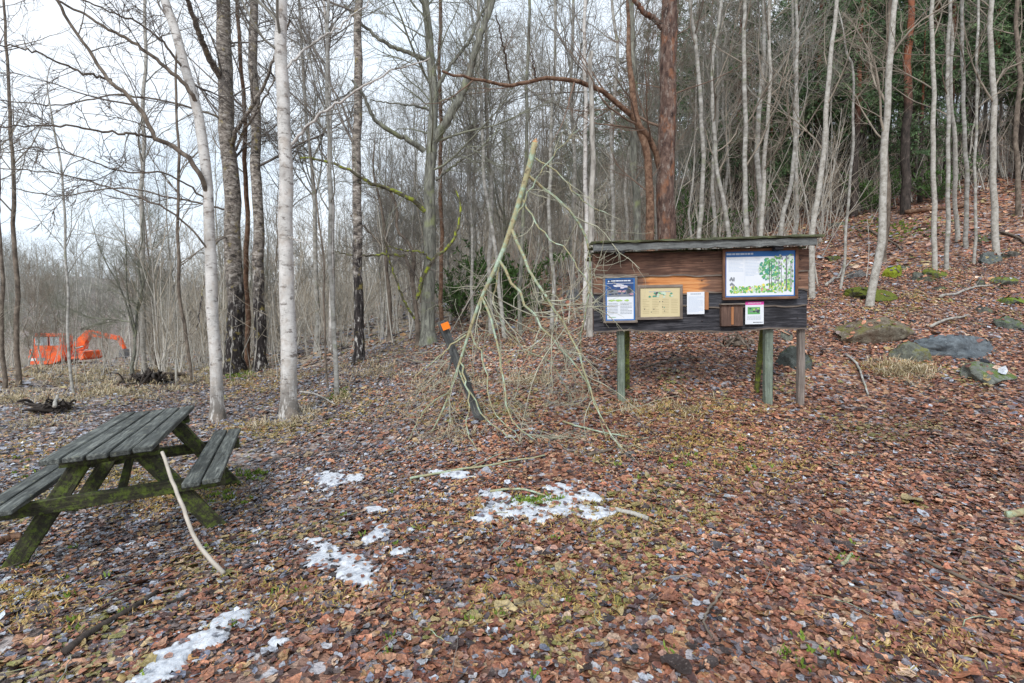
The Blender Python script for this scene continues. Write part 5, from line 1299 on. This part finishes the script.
# ------------------------------------------------------------------ excavator
def excavator():
    d = 34.; x = (55.8 - 512) / F * d; zt = Tz(x, d)
    base = at(55.8, 368.6, d)
    z0 = min(base[2], zt + .6) if base[2] > zt else zt
    root = empty('excavator', (x, d, zt), (0, 0, math.radians(0))); tag(root, 'orange excavator with raised boom parked beyond the left clearing', 'excavator')
    K = 8.53 * F / d
    dz = base[2] - zt
    X = lambda v: (v - 305) / K
    Z = lambda v: (500 - v) / K + dz
    org = M('machine_orange', .45, .4); org.col(org.mix(org.ramp(org.noise(org.co(), 2.2, 7, .75), [(.54, 0.), (.66, .5)]), org.ramp(org.noise(org.co(), 3, 4), [(.35, (.72, .075, .015)), (.65, (.95, .16, .03))]), (.30, .12, .07)))
    blk = plain('machine_black', (.03, .03, .032), .7, .3, 5); gl = M('cab_glass', .12, .6); gl.col((.42, .47, .50)); wh = plain('machine_white', (.62, .62, .62), .5, .15, 5); gy = plain('machine_grey', (.20, .20, .21), .6, .3, 5)
    def pris(name, pts, y0, y1, mat, parent=root, bevel=.03):
        bm = bmesh.new(); a = [bm.verts.new((X(p), y0, Z(q))) for p, q in pts]; b = [bm.verts.new((X(p), y1, Z(q))) for p, q in pts]
        bm.faces.new(a); bm.faces.new(b[::-1]); n = len(a)
        for i in range(n): bm.faces.new((a[i], b[i], b[(i + 1) % n], a[(i + 1) % n]))
        bmesh.ops.recalc_face_normals(bm, faces=bm.faces)
        if bevel: bmesh.ops.bevel(bm, geom=list(bm.edges), offset=bevel, segments=2, affect='EDGES', clamp_overlap=True)
        return bm_obj(name, bm, mat, parent)
    body = pris('body', [(170, 330), (330, 325), (350, 318), (440, 322), (450, 380), (420, 430), (345, 455), (172, 460)], -.85, .85, org.m)
    pris('stripe', [(172, 405), (225, 403), (225, 426), (172, 428)], -.862, -.85, wh, body, 0); pris('grille', [(235, 400), (305, 398), (305, 424), (235, 426)], -.862, -.85, gy, body, 0)
    pris('counterweight', [(128, 385), (165, 380), (168, 440), (130, 430)], -.6, .6, org.m)
    cab = pris('cab', [(205, 205), (225, 196), (430, 200), (440, 215), (445, 325), (205, 332)], -.82, .1, org.m, bevel=.04)
    for a, b in ((222, 326), (345, 425)):
        w = pris('window', [(a, 226), (b, 226), (b, 296), (a, 298)], -.836, -.82, gl.m, cab, 0)
        pris('window_frame', [(a - 4, 222), (b + 4, 222), (b + 4, 227), (a - 4, 227)], -.842, -.82, blk, w, 0)
    pris('handrail', [(332, 225), (338, 225), (338, 300), (332, 300)], -.85, -.83, blk, cab, 0)
    pris('boom', [(450, 350), (455, 290), (520, 225), (580, 172), (625, 172), (630, 205), (575, 265), (555, 330), (480, 360)], -.18, .18, org.m)
    pris('boom', [(600, 170), (720, 195), (850, 225), (858, 262), (760, 245), (600, 225)], -.15, .15, org.m)
    pris('arm', [(835, 225), (858, 235), (895, 325), (885, 345), (860, 310), (835, 260)], -.12, .12, org.m)
    pris('hydraulic_cylinder', [(515, 160), (555, 145), (605, 165), (600, 178), (550, 165), (522, 178)], -.06, .06, blk)
    pris('hydraulic_cylinder', [(640, 185), (740, 225), (738, 238), (636, 200)], -.2, -.155, gy)
    pris('hydraulic_cylinder', [(475, 320), (560, 300), (562, 312), (478, 335)], -.24, -.185, wh)
    pris('bucket', [(868, 330), (905, 335), (915, 400), (885, 425), (862, 385)], -.35, .35, gy)
    pris('dozer_blade', [(575, 345), (612, 350), (618, 405), (590, 425), (570, 400)], -.8, .8, org.m)
    pris('blade_arm', [(440, 400), (580, 385), (580, 400), (440, 425)], -.5, .5, org.m)
    for s in (-1, 1):
        y0, y1 = (-.95, -.6) if s < 0 else (.6, .95)
        pts = [(175 + 30 * (1 - math.cos(t)), 485 - 28 * math.sin(t)) for t in np.linspace(-math.pi / 2, math.pi / 2, 7)]
        pts = [(205 - 30 * math.cos(t), 485 - 28 * math.sin(t)) for t in np.linspace(-math.pi / 2, math.pi / 2, 7)] + [(455 + 30 * math.cos(t), 485 - 28 * math.sin(t)) for t in np.linspace(math.pi / 2, -math.pi / 2, 7)]
        tr = pris('track', pts, y0, y1, blk, bevel=.01)
        for k in range(5):
            bm = bmesh.new(); bmesh.ops.create_cone(bm, segments=14, radius1=.14, radius2=.14, depth=.40, cap_ends=True, matrix=Matrix.Translation((X(210 + k * 60), (y0 + y1) / 2, Z(486))) @ Matrix.Rotation(math.pi / 2, 4, 'X')); bm_obj('track_wheel', bm, gy, tr)
    root.location.z = zt - (Z(515)) if False else zt
excavator()

# ------------------------------------------------------------------ light, world, camera
SUN_EL, SUN_AZ = math.radians(42), math.radians(200)
W_ = bpy.data.worlds.new('World'); S.world = W_; W_.use_nodes = True
nt = W_.node_tree; bg = nt.nodes['Background']
sky = nt.nodes.new('ShaderNodeTexSky'); sky.sky_type = 'NISHITA'; sky.sun_disc = False; sky.sun_elevation = SUN_EL; sky.sun_rotation = SUN_AZ; sky.air_density = 1.5; sky.dust_density = 3
sc = nt.nodes.new('ShaderNodeVectorMath'); sc.operation = 'SCALE'; sc.inputs['Scale'].default_value = .11; nt.links.new(sky.outputs[0], sc.inputs[0])
tcn = nt.nodes.new('ShaderNodeTexCoord'); mp = nt.nodes.new('ShaderNodeMapping'); mp.inputs['Scale'].default_value = (1, 1, 2.2); nt.links.new(tcn.outputs['Generated'], mp.inputs[0])
nz = nt.nodes.new('ShaderNodeTexNoise'); nz.inputs['Scale'].default_value = 2.6; nz.inputs['Detail'].default_value = 5; nt.links.new(mp.outputs[0], nz.inputs['Vector'])
cr = nt.nodes.new('ShaderNodeValToRGB'); cr.color_ramp.elements[0].position = .32; cr.color_ramp.elements[0].color = (.73, .855, .99, 1); cr.color_ramp.elements[1].position = .62; cr.color_ramp.elements[1].color = (.90, .955, 1.02, 1)
nt.links.new(nz.outputs['Fac'], cr.inputs[0])
mx = nt.nodes.new('ShaderNodeMix'); mx.data_type = 'RGBA'; mx.inputs[0].default_value = .88; nt.links.new(sc.outputs[0], mx.inputs[6]); nt.links.new(cr.outputs[0], mx.inputs[7])
nt.links.new(mx.outputs[2], bg.inputs['Color']); bg.inputs['Strength'].default_value = 1.36
sl = bpy.data.lights.new('sun', 'SUN'); sl.energy = 2.7; sl.angle = math.radians(14); sl.color = (1, .98, .95)
so = bpy.data.objects.new('sun', sl); COL.objects.link(so)
sd_ = Vector((math.sin(SUN_AZ) * math.cos(SUN_EL), math.cos(SUN_AZ) * math.cos(SUN_EL), math.sin(SUN_EL)))
so.rotation_euler = sd_.to_track_quat('Z', 'Y').to_euler()

cam = bpy.data.cameras.new('camera'); co = bpy.data.objects.new('camera', cam); COL.objects.link(co)
co.location = CAM; co.rotation_euler = (math.pi / 2 - PITCH, 0, 0)
cam.sensor_width = 36; cam.lens = F * 36 / 1024; cam.clip_end = 2000; cam.clip_start = .05
S.camera = co
S.view_settings.view_transform = 'Standard'; S.view_settings.look = 'None'; S.view_settings.exposure = 0
S.cycles.max_bounces = 5; S.cycles.diffuse_bounces = 3; S.cycles.glossy_bounces = 2
S.cycles.use_denoising = True
